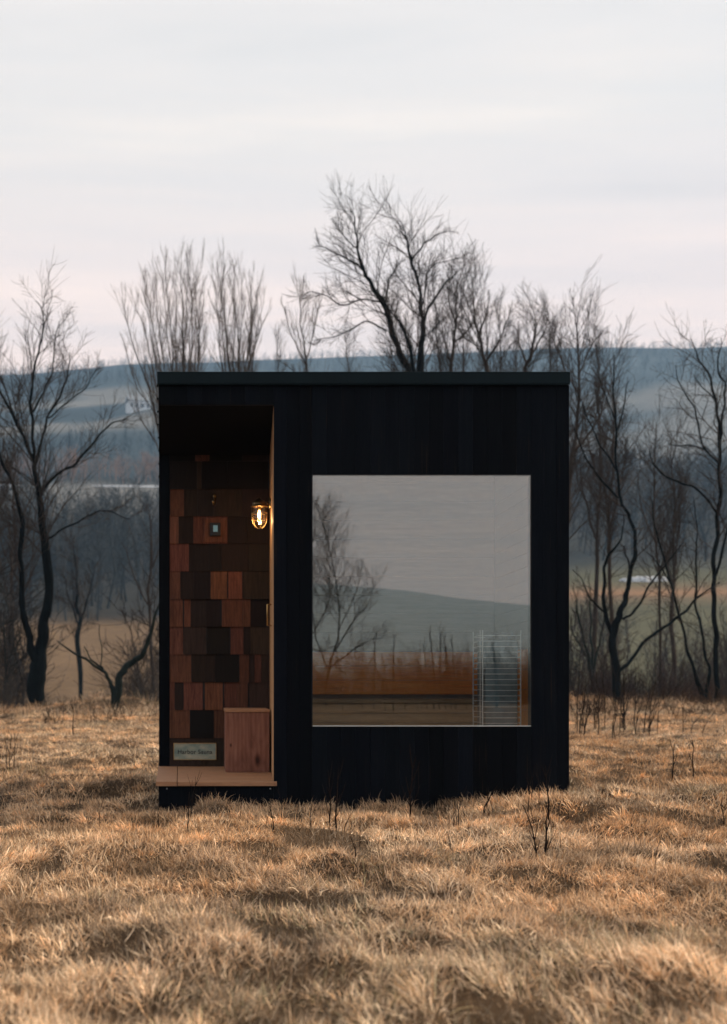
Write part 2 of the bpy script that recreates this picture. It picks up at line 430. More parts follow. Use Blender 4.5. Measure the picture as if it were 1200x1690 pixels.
# rank tufts where the field ends
cx, cy = sample_area(1.7, 20, 29); m = len(cx); per = 60
a = RNG.uniform(0, 6.283, (m, per)); rr = np.sqrt(RNG.random((m, per)))*RNG.uniform(.12, .42, m)[:, None]
x = (cx[:, None]+np.cos(a)*rr).ravel(); y = (cy[:, None]+np.sin(a)*rr).ravel(); n = m*per
put(blades(x, y, a.ravel()+RNG.normal(0, .5, n), np.abs(RNG.normal(.35, .3, n)), RNG.uniform(.08, .22, n)*np.repeat(RNG.uniform(.5, 1.7, m), per), RNG.uniform(.006, .012, n), RNG.uniform(.3, 1.4, n), blade_colour(x, y, n, np.repeat(RNG.uniform(.4, 1.1, m), per))))
# fringe at the foot of the cabin
n = 3000
x = RNG.uniform(-.34, 2.2, n); y = RNG.uniform(6.62, 6.97, n)
k = RNG.random(n) < np.clip(.10 + .9*np.exp(-((x-.22)/.2)**2) + .9*np.exp(-((x-2.0)/.3)**2) + .35*np.exp(-((x-1.05)/.25)**2), 0, 1); x = x[k]; y = y[k]; n = len(x)
put(blades(x, y, RNG.uniform(0, 6.283, n), np.abs(RNG.normal(.35, .3, n)), RNG.uniform(.04, .11, n), RNG.uniform(.0018, .0036, n), RNG.uniform(.1, 1.6, n), blade_colour(x, y, n, np.full(n, 1.1))))
# long pale culms
x, y = sample_area(26, 2.0, 16); n = len(x)
put(blades(x, y, RNG.uniform(0, 6.283, n), np.abs(RNG.normal(.9, .5, n)), RNG.uniform(.05, .15, n), RNG.uniform(.0016, .0028, n), RNG.uniform(-.6, 1.5, n), blade_colour(x, y, n, RNG.uniform(1.0, 1.7, n))))
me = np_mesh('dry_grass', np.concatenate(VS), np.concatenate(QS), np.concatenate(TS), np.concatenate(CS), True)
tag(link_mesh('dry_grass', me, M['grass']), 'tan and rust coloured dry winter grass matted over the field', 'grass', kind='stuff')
print('blades verts', off)

# ------------------------------------------------------------------ tubes in bulk, trees
def tubes(polys, k):
    """polys: list of (pts Nx3, radii N); grouped by length for speed"""
    groups = {}
    for p, r in polys: groups.setdefault(len(p), []).append((p, r))
    V = []; Q = []; off = 0
    q = np.arange(k)*2*np.pi/k; cq = np.cos(q); sq = np.sin(q)
    for n, L in groups.items():
        Pt = np.array([a for a, _ in L], np.float64); Ra = np.array([b for _, b in L], np.float64)
        T = np.empty_like(Pt); T[:, 1:-1] = Pt[:, 2:]-Pt[:, :-2]; T[:, 0] = Pt[:, 1]-Pt[:, 0]; T[:, -1] = Pt[:, -1]-Pt[:, -2]
        T /= np.linalg.norm(T, axis=-1, keepdims=True)+1e-9
        ref = np.zeros_like(T); ref[..., 1] = 1.0
        A = np.cross(T, ref); A /= np.linalg.norm(A, axis=-1, keepdims=True)+1e-9; B = np.cross(T, A)
        ring = Pt[:, :, None]+Ra[:, :, None, None]*(cq[:, None]*A[:, :, None]+sq[:, None]*B[:, :, None])
        m = len(L); V.append(ring.reshape(-1, 3))
        base = off+(np.arange(m)[:, None, None]*n+np.arange(n-1)[None, :, None])*k
        j = np.arange(k)[None, None]; j2 = (np.arange(k)+1)[None, None] % k
        Q.append(np.stack([base+j, base+j2, base+k+j2, base+k+j], -1).reshape(-1, 4)); off += m*n*k
    return np.concatenate(V), np.concatenate(Q)
def unit(v): return v/(np.linalg.norm(v)+1e-9)
def grow(out, rnd, p, d, L, r, depth, up=.25, spread=(.45, .95), dens=6.0, wob=.22, rmin=.004):
    n = 4 if depth <= 0 else (5 if depth == 1 else 7)
    q = (float(p[0]), float(p[1]), float(p[2])); dx, dy, dz = unit(d); pts = [q]; h = L/(n-1)
    for i in range(n-1):
        dx += rnd.gauss(0, wob); dy += rnd.gauss(0, wob); dz += rnd.gauss(0, wob)+up*.35
        l = math.sqrt(dx*dx+dy*dy+dz*dz)+1e-9; dx /= l; dy /= l; dz /= l
        q = (q[0]+dx*h, q[1]+dy*h, q[2]+dz*h); pts.append(q)
    pts = np.array(pts); rad = np.linspace(r, max(r*.3, rmin*.55), n)
    out.append((pts, rad))
    if depth > 0: kids(out, rnd, pts, rad, L*.85, max(3, dens*rnd.uniform(.7, 1.2)), depth, up, spread, dens*.8, wob, rmin, .15)
def kids(out, rnd, pts, rad, L, cnt, depth, up, spread, dens, wob, rmin, start):
    seg = np.linalg.norm(np.diff(pts, axis=0), axis=1); cum = np.concatenate([[0], np.cumsum(seg)]); tot = cum[-1]
    cnt = max(1, int(round(cnt)))
    for i in range(cnt):
        t = start+(1-start)*(i+rnd.random())/cnt; s = t*tot
        j = max(min(len(seg)-1, int(np.searchsorted(cum, s)-1)), 0); u = (s-cum[j])/max(seg[j], 1e-6)
        p = pts[j]*(1-u)+pts[j+1]*u; td = unit(pts[j+1]-pts[j]); r = rad[j]*(1-u)+rad[j+1]*u
        v = np.array([rnd.gauss(0, 1), rnd.gauss(0, 1), rnd.gauss(0, 1)]); v = unit(v-td*np.dot(v, td))
        a = rnd.uniform(*spread); d = td*math.cos(a)+v*math.sin(a); d[2] += up*.5
        l = L*rnd.uniform(.42, .95)*(1.1-.6*t)
        grow(out, rnd, p, d, l, max(min(r*.55, .3*rmin+.0085*l), rmin*.8), depth-1, up, spread, dens, wob, rmin)
def smooth_poly(pts, rad, sub=3):
    n = len(pts); 
    if n < 3: sub = 2
    P_ = []; R_ = []
    for i in range(n-1):
        p0 = pts[max(i-1, 0)]; p1 = pts[i]; p2 = pts[i+1]; p3 = pts[min(i+2, n-1)]
        for s in range(sub):
            t = s/sub
            P_.append(.5*((2*p1)+(-p0+p2)*t+(2*p0-5*p1+4*p2-p3)*t*t+(-p0+3*p1-3*p2+p3)*t**3)); R_.append(rad[i]*(1-t)+rad[i+1]*t)
    P_.append(pts[-1]); R_.append(rad[-1])
    return np.array(P_), np.array(R_)
def tree(name, label, z0, limbs, seed, squash=.90, thin=.74, bark_m='bark', twig_m='twig', dens=12, depth=2, up=.22, spread=(.4, 1.0), klen=.46, group='bare trees along the far edge of the field', cat='tree', wob=.14, twr=.0048, mirror=False):
    """limbs: list of pixel polylines (px, py, width px) lying at the tree's own distance z0; each limb after the first starts on an earlier one"""
    rnd = random.Random(seed)
    if not mirror: limbs = [[(q[0], 640-(640-q[1])*(squash if q[1] < 640 else 1), q[2]) for q in L_] for L_ in limbs]
    placed = []; big = []; small = []
    for li, limb in enumerate(limbs):
        yo = 0.0; 
        if placed:
            best = 1e9
            for (pp, yy) in placed:
                for (a, b) in zip(pp, yy):
                    dd = (a[0]-limb[0][0])**2+(a[1]-limb[0][1])**2
                    if dd < best: best = dd; yo = b
        slope = rnd.uniform(-.28, .28) if li else rnd.uniform(-.05, .05)
        ys = []; acc = 0
        for i, q in enumerate(limb):
            if i: acc += math.hypot(q[0]-limb[i-1][0], q[1]-limb[i-1][1])/F*z0
            ys.append(yo+slope*acc+ (rnd.gauss(0, .04) if i else 0))
        placed.append(([(q[0], q[1]) for q in limb], ys))
        pts = []; rad = []; nl_ = len(limb)
        for q, yy in zip(limb, ys):
            p = P(q[0], q[1], z0+yy); v = np.array([p.x, p.y, p.z])
            if mirror: v[1] = 14.0-v[1]
            pts.append(v); rad.append(max(q[2]*(thin*.86+(.95-thin*.86)*min(max((q[2]-9)/14, 0), 1))/F*z0*.5, .005))
        rad[-1] = min(rad[-1], .007)
        if li == 0:
            pts[0][2] = min(pts[0][2], g1(pts[0][0], pts[0][1])-.1); base = pts[0].copy()
        sp, sr = smooth_poly(pts, rad, 5)
        jit = np.array([[rnd.gauss(0, 1) for _ in range(3)] for _ in range(len(sp))]); jit[1:-1] = (jit[:-2]+2*jit[1:-1]+jit[2:])/3; jit[0] = 0
        sp = sp+jit*np.clip(.016+.14*sr, 0, .03)[:, None]*(z0/25.0)
        sr = sr*np.array([rnd.uniform(.9, 1.12) for _ in sr])
        big.append((sp, sr))
        L = np.linalg.norm(np.diff(sp, axis=0), axis=1).sum()
        st = .42 if li == 0 else .22
        kids(small, rnd, sp, np.minimum(sr, .05), max(1.2, min(L, 4.5))*klen*1.25, dens*.55*max(1.2, L), depth, up, spread, dens, wob, twr, st)
    root = empty(name, (base[0], base[1], g1(base[0], base[1])), label, cat, group)
    v, q = tubes(big, 8); me = np_mesh('trunk', v, q, None, None, True); link_mesh('trunk', me, M[bark_m], root)
    v, q = tubes(small, 3); me = np_mesh('crown', v, q, None, None, True); link_mesh('crown', me, M[twig_m], root)
    return root

TG = 'bare trees along the far edge of the field'
tree('bare_tree', 'tall dark forked bare tree with two stems at the left edge', 24, [
  [(60,1200,34),(61,1140,31),(64,1090,27),(72,1040,20),(80,990,18),(75,910,17),(70,850,15),(63,800,13),(57,772,11),(50,748,8),(28,700,7),(2,652,5),(-30,590,3)],
  [(62,1100,22),(50,1060,16),(38,1010,14),(35,930,12),(37,865,11),(24,810,8),(5,765,7),(-20,700,5),(-40,630,3)],
  [(57,772,9),(54,720,8),(52,650,7),(57,600,6),(66,565,5),(74,520,4),(60,480,3)],
  [(57,772,8),(70,722,7),(80,690,6),(100,650,5),(112,610,4),(118,575,3)],
  [(54,680,6),(70,650,5),(86,612,4),(90,560,3),(97,520,2.5)],
  [(66,812,8),(100,782,7),(132,757,6),(165,717,5),(185,700,4),(212,690,2.5)],
  [(76,890,6),(108,872,5),(145,852,4),(176,843,3),(215,857,2)],
  [(50,748,6),(36,715,5),(18,665,4),(-4,610,3)],
  [(80,690,4),(110,665,3.5),(140,640,3),(160,600,2)],
 ], 101, dens=11, klen=.46)
tree('bare_tree', 'low bare tree with two crooked limbs spreading in a wide fork', 23, [
  [(192,1180,16),(190,1150,14),(180,1122,9),(166,1102,8),(132,1082,6),(92,1057,4)],
  [(192,1160,16),(199,1115,15),(214,1097,14),(238,1074,12),(246,1045,9),(262,1000,6),(280,950,4)],
  [(170,1106,6),(150,1088,4),(140,1066,3)],
  [(166,1100,3),(167,1060,2.5),(164,1030,2)],
 ], 102, bark_m='bark_green', dens=2.5, depth=1, klen=.3)
tree('bare_tree', 'slender fan shaped bare tree over the left end of the roof', 33, [
  [(305,1190,26),(303,1000,22),(298,850,16),(300,740,12),(304,620,9),(302,540,6),(300,470,3),(298,412,1.5)],
  [(298,850,9),(270,740,8),(248,650,6.5),(228,590,5),(210,520,3),(203,478,1.5)],
  [(298,830,9),(285,720,8),(272,640,7),(258,560,5),(246,490,3),(240,440,1.5)],
  [(299,780,8),(292,690,7),(286,600,5),(280,510,3),(272,425,1.5)],
  [(302,800,8),(318,700,7),(328,610,5),(327,520,3),(322,430,1.5)],
  [(300,740,6),(312,640,5),(318,540,3),(312,440,1.5)],
  [(272,700,5),(240,660,4),(222,625,3),(205,560,1.5)],
  [(298,850,6),(262,745,5),(232,690,3.5),(220,660,2)],
 ]+[[(299+U(-6,6),U(760,900),7),(299+(tx-299)*.37,700,6),(299+(tx-299)*.64,590,4),(299+(tx-299)*.83,510,2.4),(tx,ty,1)] for tx,ty in ((219,500),(232,455),(251,446),(268,424),(289,430),(309,409),(318,440),(335,462),(342,505))],
 103, thin=.46, bark_m='twig', twig_m='twig_pale', dens=7, depth=2, up=.6, spread=(.15, .6), klen=.34, wob=.11)
tree('bare_tree', 'narrow bare tree with steep pale branches beside the fan shaped one', 33, [
  [(392,1190,22),(390,1000,18),(388,800,13),(384,640,9),(372,540,6),(366,470,3),(370,410,1.5)],
  [(388,720,8),(402,620,7),(412,540,5),(416,450,2)],
  [(386,700,7),(396,600,6),(392,520,4),(378,430,1.5)],
  [(386,680,6),(366,590,5),(360,520,3),(354,440,1.5)],
  [(400,640,5),(420,570,4),(432,530,3),(444,495,1.5)],
 ]+[[(388+U(-5,5),U(740,860),7),(388+(tx-388)*.37,700,6),(388+(tx-388)*.64,590,4),(388+(tx-388)*.83,510,2.4),(tx,ty,1)] for tx,ty in ((361,420),(386,425),(400,440),(425,465),(436,480))],
 104, thin=.46, bark_m='twig', twig_m='twig_pale', dens=7, depth=2, up=.6, spread=(.15, .6), klen=.34, wob=.11)
tree('bare_tree', 'short brown twiggy bare tree behind the middle of the roof', 30, [
  [(530,1190,18),(526,900,14),(516,680,9),(506,600,7),(498,550,5),(494,500,3),(492,460,1.5)],
  [(506,600,5),(488,560,4),(474,520,3),(470,490,1.5)],
  [(506,590,5),(515,550,4),(524,510,3),(530,475,1.5)],
  [(510,640,5),(480,605,3.5),(455,585,2)],
 ], 105, thin=.46, bark_m='twig', twig_m='twig_pale', dens=9, depth=2, up=.5, spread=(.25, .6), klen=.36)
tree('bare_tree', 'tallest bare tree with two dark leaning trunks above the roof', 26, [
  [(700,1190,40),(697,900,34),(690,700,26),(676,615,16),(656,560,14),(643,505,13),(633,472,13),(612,435,10),(598,405,9),(592,370,6),(588,335,4.5),(580,290,2)],
  [(690,700,22),(692,612,16),(696,545,13),(697,495,10),(691,440,8),(680,395,7),(670,350,4),(660,310,2)],
  [(688,680,14),(684,612,11),(671,548,9),(656,508,6),(642,482,5)],
  [(635,475,5),(600,466,4.5),(562,475,4),(540,460,3),(506,452,2)],
  [(638,530,5),(605,512,4),(560,535,3),(520,546,1.5)],
  [(697,520,6),(712,475,5),(735,435,4),(762,405,2)],
  [(697,500,4),(704,440,3.5),(712,400,3),(760,385,1.5)],
  [(600,410,5),(580,390,4),(545,372,3),(520,360,1.5)],
  [(590,370,3),(570,345,3),(555,325,1.5)],
  [(680,392,5),(700,360,4),(720,340,3),(742,330,1.5)],
  [(680,392,4),(672,350,3),(655,325,1.5)],
  [(637,470,5),(640,440,4),(650,410,3),(662,395,1.5)],
  [(697,545,4),(720,520,3),(738,498,1.5)],
 ], 106, squash=.84, dens=12, klen=.48, depth=2, up=.2)
tree('bare_tree', 'brown twiggy bare tree close right of the tallest one', 29, [
  [(742,1190,20),(744,900,15),(745,700,11),(746,612,8),(751,540,6),(753,470,4),(757,430,2)],
  [(747,600,5),(735,560,4),(728,520,2)],[(750,560,5),(775,530,4),(790,500,2)],[(752,520,4),(740,480,3),(738,450,1.5)],
 ], 107, bark_m='twig', dens=12, depth=2, klen=.46)
tree('bare_tree', 'bushy bare tree with leaning trunk above the right half of the roof', 28, [
  [(830,1190,22),(820,850,17),(808,640,12),(799,590,9),(788,540,7),(780,490,4),(776,455,2)],
  [(800,600,7),(822,560,5),(835,520,3),(842,495,1.5)],[(790,550,6),(800,510,4),(806,475,2)],[(795,575,4),(765,545,3),(752,520,1.5)],
 ], 108, bark_m='twig', dens=12, depth=2, klen=.46)
tree('bare_tree', 'upright bare tree behind the right quarter of the roof', 30, [
  [(872,1190,20),(870,850,15),(868,640,10),(875,585,8),(882,545,5),(886,505,2)],
  [(872,600,6),(858,560,4),(850,520,2)],[(876,580,5),(896,545,4),(905,515,1.5)],
 ], 109, bark_m='twig', dens=12, depth=2, klen=.46)
tree('bare_tree', 'thin bare tree rising at the right corner of the cabin', 25, [
  [(925,1190,20),(930,950,16),(938,800,12),(948,742,10),(953,690,8),(957,620,6),(955,560,4),(950,520,2)],
  [(948,745,7),(975,712,6),(990,680,4),(1000,640,2)],[(955,650,5),(930,600,4),(915,560,3),(905,530,1.5)],
  [(956,620,4),(970,575,3),(985,545,1.5)],[(953,690,4),(935,660,3),(925,630,1.5)],
 ], 110, bark_m='twig', dens=12, depth=2, klen=.46)
tree('bare_tree', 'dark bare tree with a long low limb to the right of the cabin', 23.5, [
  [(1022,1180,21),(1019,1110,18),(1013,1045,16),(1022,1012,14),(1034,978,12),(1041,943,11),(1048,905,10),(1048,877,9),(1040,855,8),(1025,828,8),(1020,790,6),(1017,715,6),(1012,640,4),(1015,580,2)],
  [(1012,1050,12),(999,1008,10),(997,950,8),(1005,919,7),(1024,888,4),(1030,850,2)],
  [(1021,1108,10),(1043,1085,9),(1074,1049,8),(1116,1021,7),(1152,988,5),(1185,960,3)],
  [(1028,1022,7),(1052,1002,6),(1071,966,5),(1095,936,4),(1128,895,2)],
  [(998,1010,6),(972,985,5),(962,962,3),(945,940,2)],
  [(1020,822,6),(976,772,5),(958,738,4),(946,700,2)],
  [(1019,780,5),(992,737,4),(970,690,3),(955,650,1.5)],
  [(1017,715,5),(1030,670,4),(1038,625,2)],
  [(1015,690,4),(995,640,3),(985,600,1.5)],
  [(1041,943,5),(1033,915,4),(1030,900,2)],
 ], 111, up=.08, spread=(.5, 1.2), wob=.19, dens=7, klen=.36)
tree('bare_tree', 'tall dark bare tree with many arching limbs at the right edge', 24.5, [
  [(1187,1185,14),(1184,1110,13),(1181,1049,12),(1178,990,11),(1178,943,11),(1184,870,10),(1186,800,9),(1188,760,9),(1186,712,8),(1182,670,7),(1172,620,5),(1154,592,4),(1141,550,2)],
  [(1187,740,7),(1191,690,6),(1196,640,5),(1184,600,4),(1191,550,2)],
  [(1187,765,6),(1163,737,5),(1152,700,4.5),(1145,670,4),(1125,640,3),(1115,600,2)],
  [(1182,845,6),(1150,807,5.5),(1125,798,5),(1082,772,4),(1070,742,2)],
  [(1165,742,4),(1132,735,3.5),(1102,732,2)],
  [(1179,960,8),(1195,900,7),(1215,820,5),(1230,720,3)],
  [(1180,660,4),(1160,640,3),(1150,620,2)],
 ], 112, up=.08, spread=(.5, 1.2), wob=.19, dens=8, klen=.42)
tree('bare_tree', 'bare tree splitting low into a narrow V near the right edge', 26, [
  [(1165,1180,16),(1160,1150,14),(1147,1112,9),(1132,1060,8),(1112,985,6),(1100,938,5),(1085,880,4),(1075,820,2)],
  [(1163,1155,13),(1171,1112,9),(1160,1060,7),(1150,995,6),(1147,940,5),(1150,880,3),(1145,820,2)],
  [(1105,960,4),(1085,930,3),(1060,905,2)],
 ], 113, up=.08, spread=(.5, 1.2), wob=.19, dens=6, klen=.34)
tree('bare_tree', 'greenish multi-stemmed bare bush against the far green field', 34, [
  [(975,1190,12),(976,1120,11),(966,1070,7),(955,1020,5),(950,975,2)],
  [(976,1120,8),(977,1060,6),(974,1000,4),(972,960,2)],
  [(977,1115,8),(990,1060,5),(1002,1010,4),(1008,975,2)],
  [(970,1090,4),(945,1040,3),(935,1005,2)],
 ], 114, bark_m='bark_green', dens=6, depth=2, up=.6, spread=(.2, .5), klen=.3)
tree('bare_tree', 'small distant bare tree standing in the brown field', 62, [
  [(133,1140,9),(133,1062,12),(131,1020,11),(128,980,7),(124,930,4),(122,890,2)],
  [(131,1030,6),(145,990,4),(155,940,2)],[(131,1030,6),(115,990,4),(105,945,2)],
 ], 115, dens=8, depth=2, klen=.4, twr=.016)
tree('bare_tree', 'grey bare tree behind the low crooked one beside the cabin', 36, [
  [(255,1190,10),(250,1080,8),(246,980,7),(250,900,5),(245,830,3)],[(248,1010,4),(225,960,3),(205,900,1.5)],[(249,940,4),(268,890,3),(275,830,1.5)],
 ], 116, bark_m='twig', dens=7, depth=2, klen=.38)
tree('bare_tree', 'thin bare tree between the two large ones on the right', 31, [
  [(1092,1190,10),(1090,1090,8),(1088,980,7),(1082,880,5),(1080,780,4),(1085,700,2)],[(1088,960,4),(1110,890,3),(1122,820,1.5)],[(1084,900,4),(1060,840,3),(1050,770,1.5)],
 ], 117, bark_m='twig', dens=9, depth=2, klen=.42)

def row_tree(px, top, z, seed, label, group, spread_px=38, nl=5, base_split=.42):
    rnd = random.Random(seed); bot = 1190; h = bot-top
    sx = lambda t: px+rnd.uniform(-6, 6)*t
    main = [(px, bot, 13), (sx(.3), bot-h*.25, 11), (sx(.6), bot-h*.5, 8), (sx(1), bot-h*.72, 5.5), (sx(1), bot-h*.88, 3), (sx(1.5), top, 1)]
    limbs = [main]
    for i in range(nl):
        f = base_split+.38*(i+rnd.random())/nl; s = rnd.choice((-1, 1)) if i > 1 else (-1, 1)[i]; e = rnd.uniform(.45, 1.0)*spread_px*s; y0 = bot-h*f; y1 = top+h*(.05+.16*rnd.random()+.18*abs(e)/spread_px)
        limbs.append([(px, y0, 5.5), (px+e*.55, y0+(y1-y0)*.4, 4), (px+e*.9, y0+(y1-y0)*.75, 2.6), (px+e, y1, 1)])
    return tree('bare_tree', label, z, limbs, seed, bark_m='twig', dens=9, depth=2, up=.3, spread=(.3, .85), klen=.42, group=group, twr=.0052)
for i, (px, top, z) in enumerate(((455,560,41),(575,545,43),(642,560,40),(722,430,39),(765,470,42),(825,480,38),(850,540,44),(905,500,40),(985,525,38),(925,515,45))):
    row_tree(px, top, z, 700+i, 'hazy brown twiggy tree in the second row behind the cabin roof', 'hazy brown trees in the second row')
for i, (px, top, z) in enumerate(((1008,590,27),(1112,700,38))):
    row_tree(px, top, z, 720+i, ('bushy brown crowned tree just right of the cabin roof', 'grey twiggy tree in the tangle near the right edge')[i], None, 30)
for i, (px, top, z) in enumerate(((-12,590,33),(18,740,38))):
    row_tree(px, top, z, 730+i, 'thin grey tree behind the tall forked tree on the left', 'thin grey trees on the left')

# trees behind the camera, seen mirrored in the window (mirrored distance z)
tree('bare_tree', 'spreading bare tree mirrored at the left side of the window', 36, [
  [(538,1152,12),(540,1110,10),(552,1080,8),(560,1040,6),(556,980,5),(545,920,4),(530,850,2)],
  [(541,1105,7),(575,1078,6),(605,1058,4),(640,1050,2)],
  [(553,1075,6),(580,1030,5),(605,1000,3),(620,960,2)],
  [(540,1100,6),(522,1050,5),(512,980,4),(505,900,2)],
  [(560,1040,4),(585,985,3),(598,935,2)],
 ], 120, thin=.5, dens=11, depth=2, klen=.5, twr=.0055, group='bare trees mirrored in the window', mirror=True)
tree('bare_tree', 'bushy bare tree mirrored at the very edge of the window glass', 38, [
  [(498,1152,12),(500,1090,9),(506,1020,7),(512,950,5),(518,880,3),(520,840,1)],[(500,1080,6),(525,1030,5),(545,980,3),(552,940,1)],[(502,1060,5),(530,1075,4),(560,1062,2)]],
  122, thin=.5, dens=11, depth=2, klen=.5, twr=.0055, group='bare trees mirrored in the window', mirror=True)
k = 0
for (px, top, w) in ((566,1075,1.8),(600,1060,1.6),(618,1040,2),(636,1078,1.6),(650,1045,2.4),(668,1085,1.6),(698,1072,1.6),(745,1066,1.8),(782,1090,1.6),(705,1058,1.8),(716,1035,2.6),(727,1032,2.4),(738,1048,2.6),(752,1050,2.2),(768,1080,2),(690,1070,1.8),(822,1062,5)):
    k += 1
    lean = random.uniform(-14, 10)
    tree('sapling', 'dark evergreen-like sapling mirrored behind the heater guard' if px == 822 else 'thin leafless sapling mirrored in the lower window', 30, [
      [(px, 1156, w*2.0),(px+lean*.3, (1156+top)/2, w*1.4),(px+lean, top, 1.0)]], 130+k, dens=22 if px == 822 else 9, depth=1, up=.5, spread=(.3, .7), klen=.22 if px != 822 else .3,
      group=None if px == 822 else 'saplings mirrored in the window', cat='sapling', mirror=True, twr=.009)

# ------------------------------------------------------------------ masses of woods and undergrowth
def mini_tree(seed, cnt, depth, tw):
    rnd = random.Random(seed); out = []
    pts = np.array([[0,0,-.03],[rnd.gauss(0,.02),rnd.gauss(0,.02),.3],[rnd.gauss(0,.04),rnd.gauss(0,.04),.62],[rnd.gauss(0,.06),rnd.gauss(0,.06),.92]])
    rad = np.array([.011,.009,.006,.002]); out.append((pts, rad))
    kids(out, rnd, pts, rad, .62, cnt, depth, .28, (.45,1.05), 6, .22, tw, .14)
    return tubes(out, 3)
MINI = [mini_tree(500+i, 16, 2, .0026) for i in range(6)]
MINI_FAR = [mini_tree(600+i, 16, 1, .0060) for i in range(6)]
def woods(name, label, cat, spots, c0, c1, sx=1.0, src=None):
    V = []; Q = []; C = []; off = 0
    for (x, y, h) in spots:
        v, q = (src or MINI)[random.randrange(6)]; a = random.uniform(0, 6.28); ca, sa = math.cos(a), math.sin(a)
        w = h*sx*random.uniform(.8, 1.15)
        vv = np.stack([(v[:,0]*ca-v[:,1]*sa)*w+x, (v[:,0]*sa+v[:,1]*ca)*w+y, v[:,2]*h+g1(x, y)], -1)
        t = random.random(); col = np.array(c0)*(1-t)+np.array(c1)*t
        V.append(vv); Q.append(q+off); C.append(np.repeat(col[None], len(v), 0)); off += len(v)
    me = np_mesh(name, np.concatenate(V), np.concatenate(Q), None, np.concatenate(C), False)
    tag(link_mesh(name, me, M['woods']), label, cat, kind='stuff')
def px_x(px, z): return (px-VX)/F*z
woods('woodland', 'dark mass of bare woods beyond the brown field on the left', 'woods',
      [(px_x(U(-90, 420), z), z, U(7, 16)) for z in (U(140, 225) for _ in range(230))], (.012,.019,.024), (.060,.064,.066), 1.35)
woods('woodland', 'bare grey woods above the green field on the right', 'woods',
      [(px_x(U(880, 1290), z), z, U(7, 16)) for z in (U(204, 300) for _ in range(190))], (.013,.018,.022), (.068,.060,.056), 1.35)
woods('hedgerow', 'bushy hedgerow crossing the green field on the right', 'hedge',
      [(px_x(U(900, 1290), z), z, U(2.0, 6.0)) for z in (U(92, 112) for _ in range(34))], (.020,.022,.020), (.070,.052,.040), 1.4)
woods('woodland', 'strip of rust coloured bare trees below the blue hillside', 'woods',
      [(px_x(U(-80, 330), z), z, U(6, 9)) for z in (U(338, 352) for _ in range(130))], (.28,.165,.11), (.12,.09,.075), 1.5, MINI_FAR)
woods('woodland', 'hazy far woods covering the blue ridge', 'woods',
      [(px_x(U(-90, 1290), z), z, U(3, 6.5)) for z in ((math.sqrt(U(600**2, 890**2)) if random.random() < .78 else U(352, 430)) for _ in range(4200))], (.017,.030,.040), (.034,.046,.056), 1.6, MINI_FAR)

woods('thicket', 'tangle of bare shrubs and young trees behind the right hand trees', 'thicket',
      [(px_x(U(925, 1010) if random.random() < .35 else U(1075, 1260), z), z, U(1.2, 4.2)) for z in (U(33, 85) for _ in range(95))], (.014,.015,.015), (.050,.034,.027), 1.2)
woods('thicket', 'dim bare shrubs around the trees at the left edge', 'thicket',
      [(px_x(U(-70, 40) if random.random() < .7 else U(215, 300), z), z, U(1.4, 4.6)) for z in (U(27, 60) for _ in range(60))], (.016,.018,.019), (.045,.036,.032), 1.2)
def brush(name, label, spots, c0, c1, stems=9):
    polys = []; cols = []
    rnd = random.Random(hash(name) % 1000 if False else 77)
    for (x, y, h) in spots:
        z = g1(x, y); base = np.array([x, y, z-.05])
        for s in range(stems):
            d = np.array([rnd.gauss(0, .5), rnd.gauss(0, .5), rnd.uniform(.5, 1.1)])
            grow(polys, rnd, base+np.array([rnd.gauss(0,.15), rnd.gauss(0,.15), 0]), d, h*rnd.uniform(.6, 1.2), .007, 1, .1, (.4, 1.0), 5, .3, .004)
    v, q = tubes(polys, 3)
    t = fbm(v[:,0]*.8, v[:,1]*.8, 91, 2)[:, None]; c = np.array(c0)*(1-t)+np.array(c1)*t
    tag(link_mesh(name, np_mesh(name, v, q, None, c, False), M['woods']), label, 'brush', kind='stuff')
brush('undergrowth', 'tangled dark brambles under the trees right of the cabin', [(px_x(U(930, 1230), z), z, U(.7, 1.5)) for z in (U(26, 42) for _ in range(175))], (.022,.020,.020), (.07,.038,.028))
brush('undergrowth', 'tangled grey brush around the trees left of the cabin', [(px_x(random.choice((U(-40, 45), U(205, 275))), z), z, U(.8, 1.8)) for z in (U(25, 36) for _ in range(60))], (.030,.030,.030), (.075,.058,.045))
brush('scrub', 'low dry scrub breaking the edge of the field', [(px_x(random.choice((U(-60, 262), U(935, 1240), U(935, 1240))), z), z, U(.18, .5)) for z in (U(18.5, 26) for _ in range(80))], (.03,.022,.017), (.10,.062,.038), 7)
brush('hedge', 'low brown hedge mirrored in the bottom of the window', [(px_x(U(440, 960), z), 14-z, U(1.2, 2.1)) for z in (U(34, 46) for _ in range(260))], (.030,.017,.010), (.07,.036,.018))
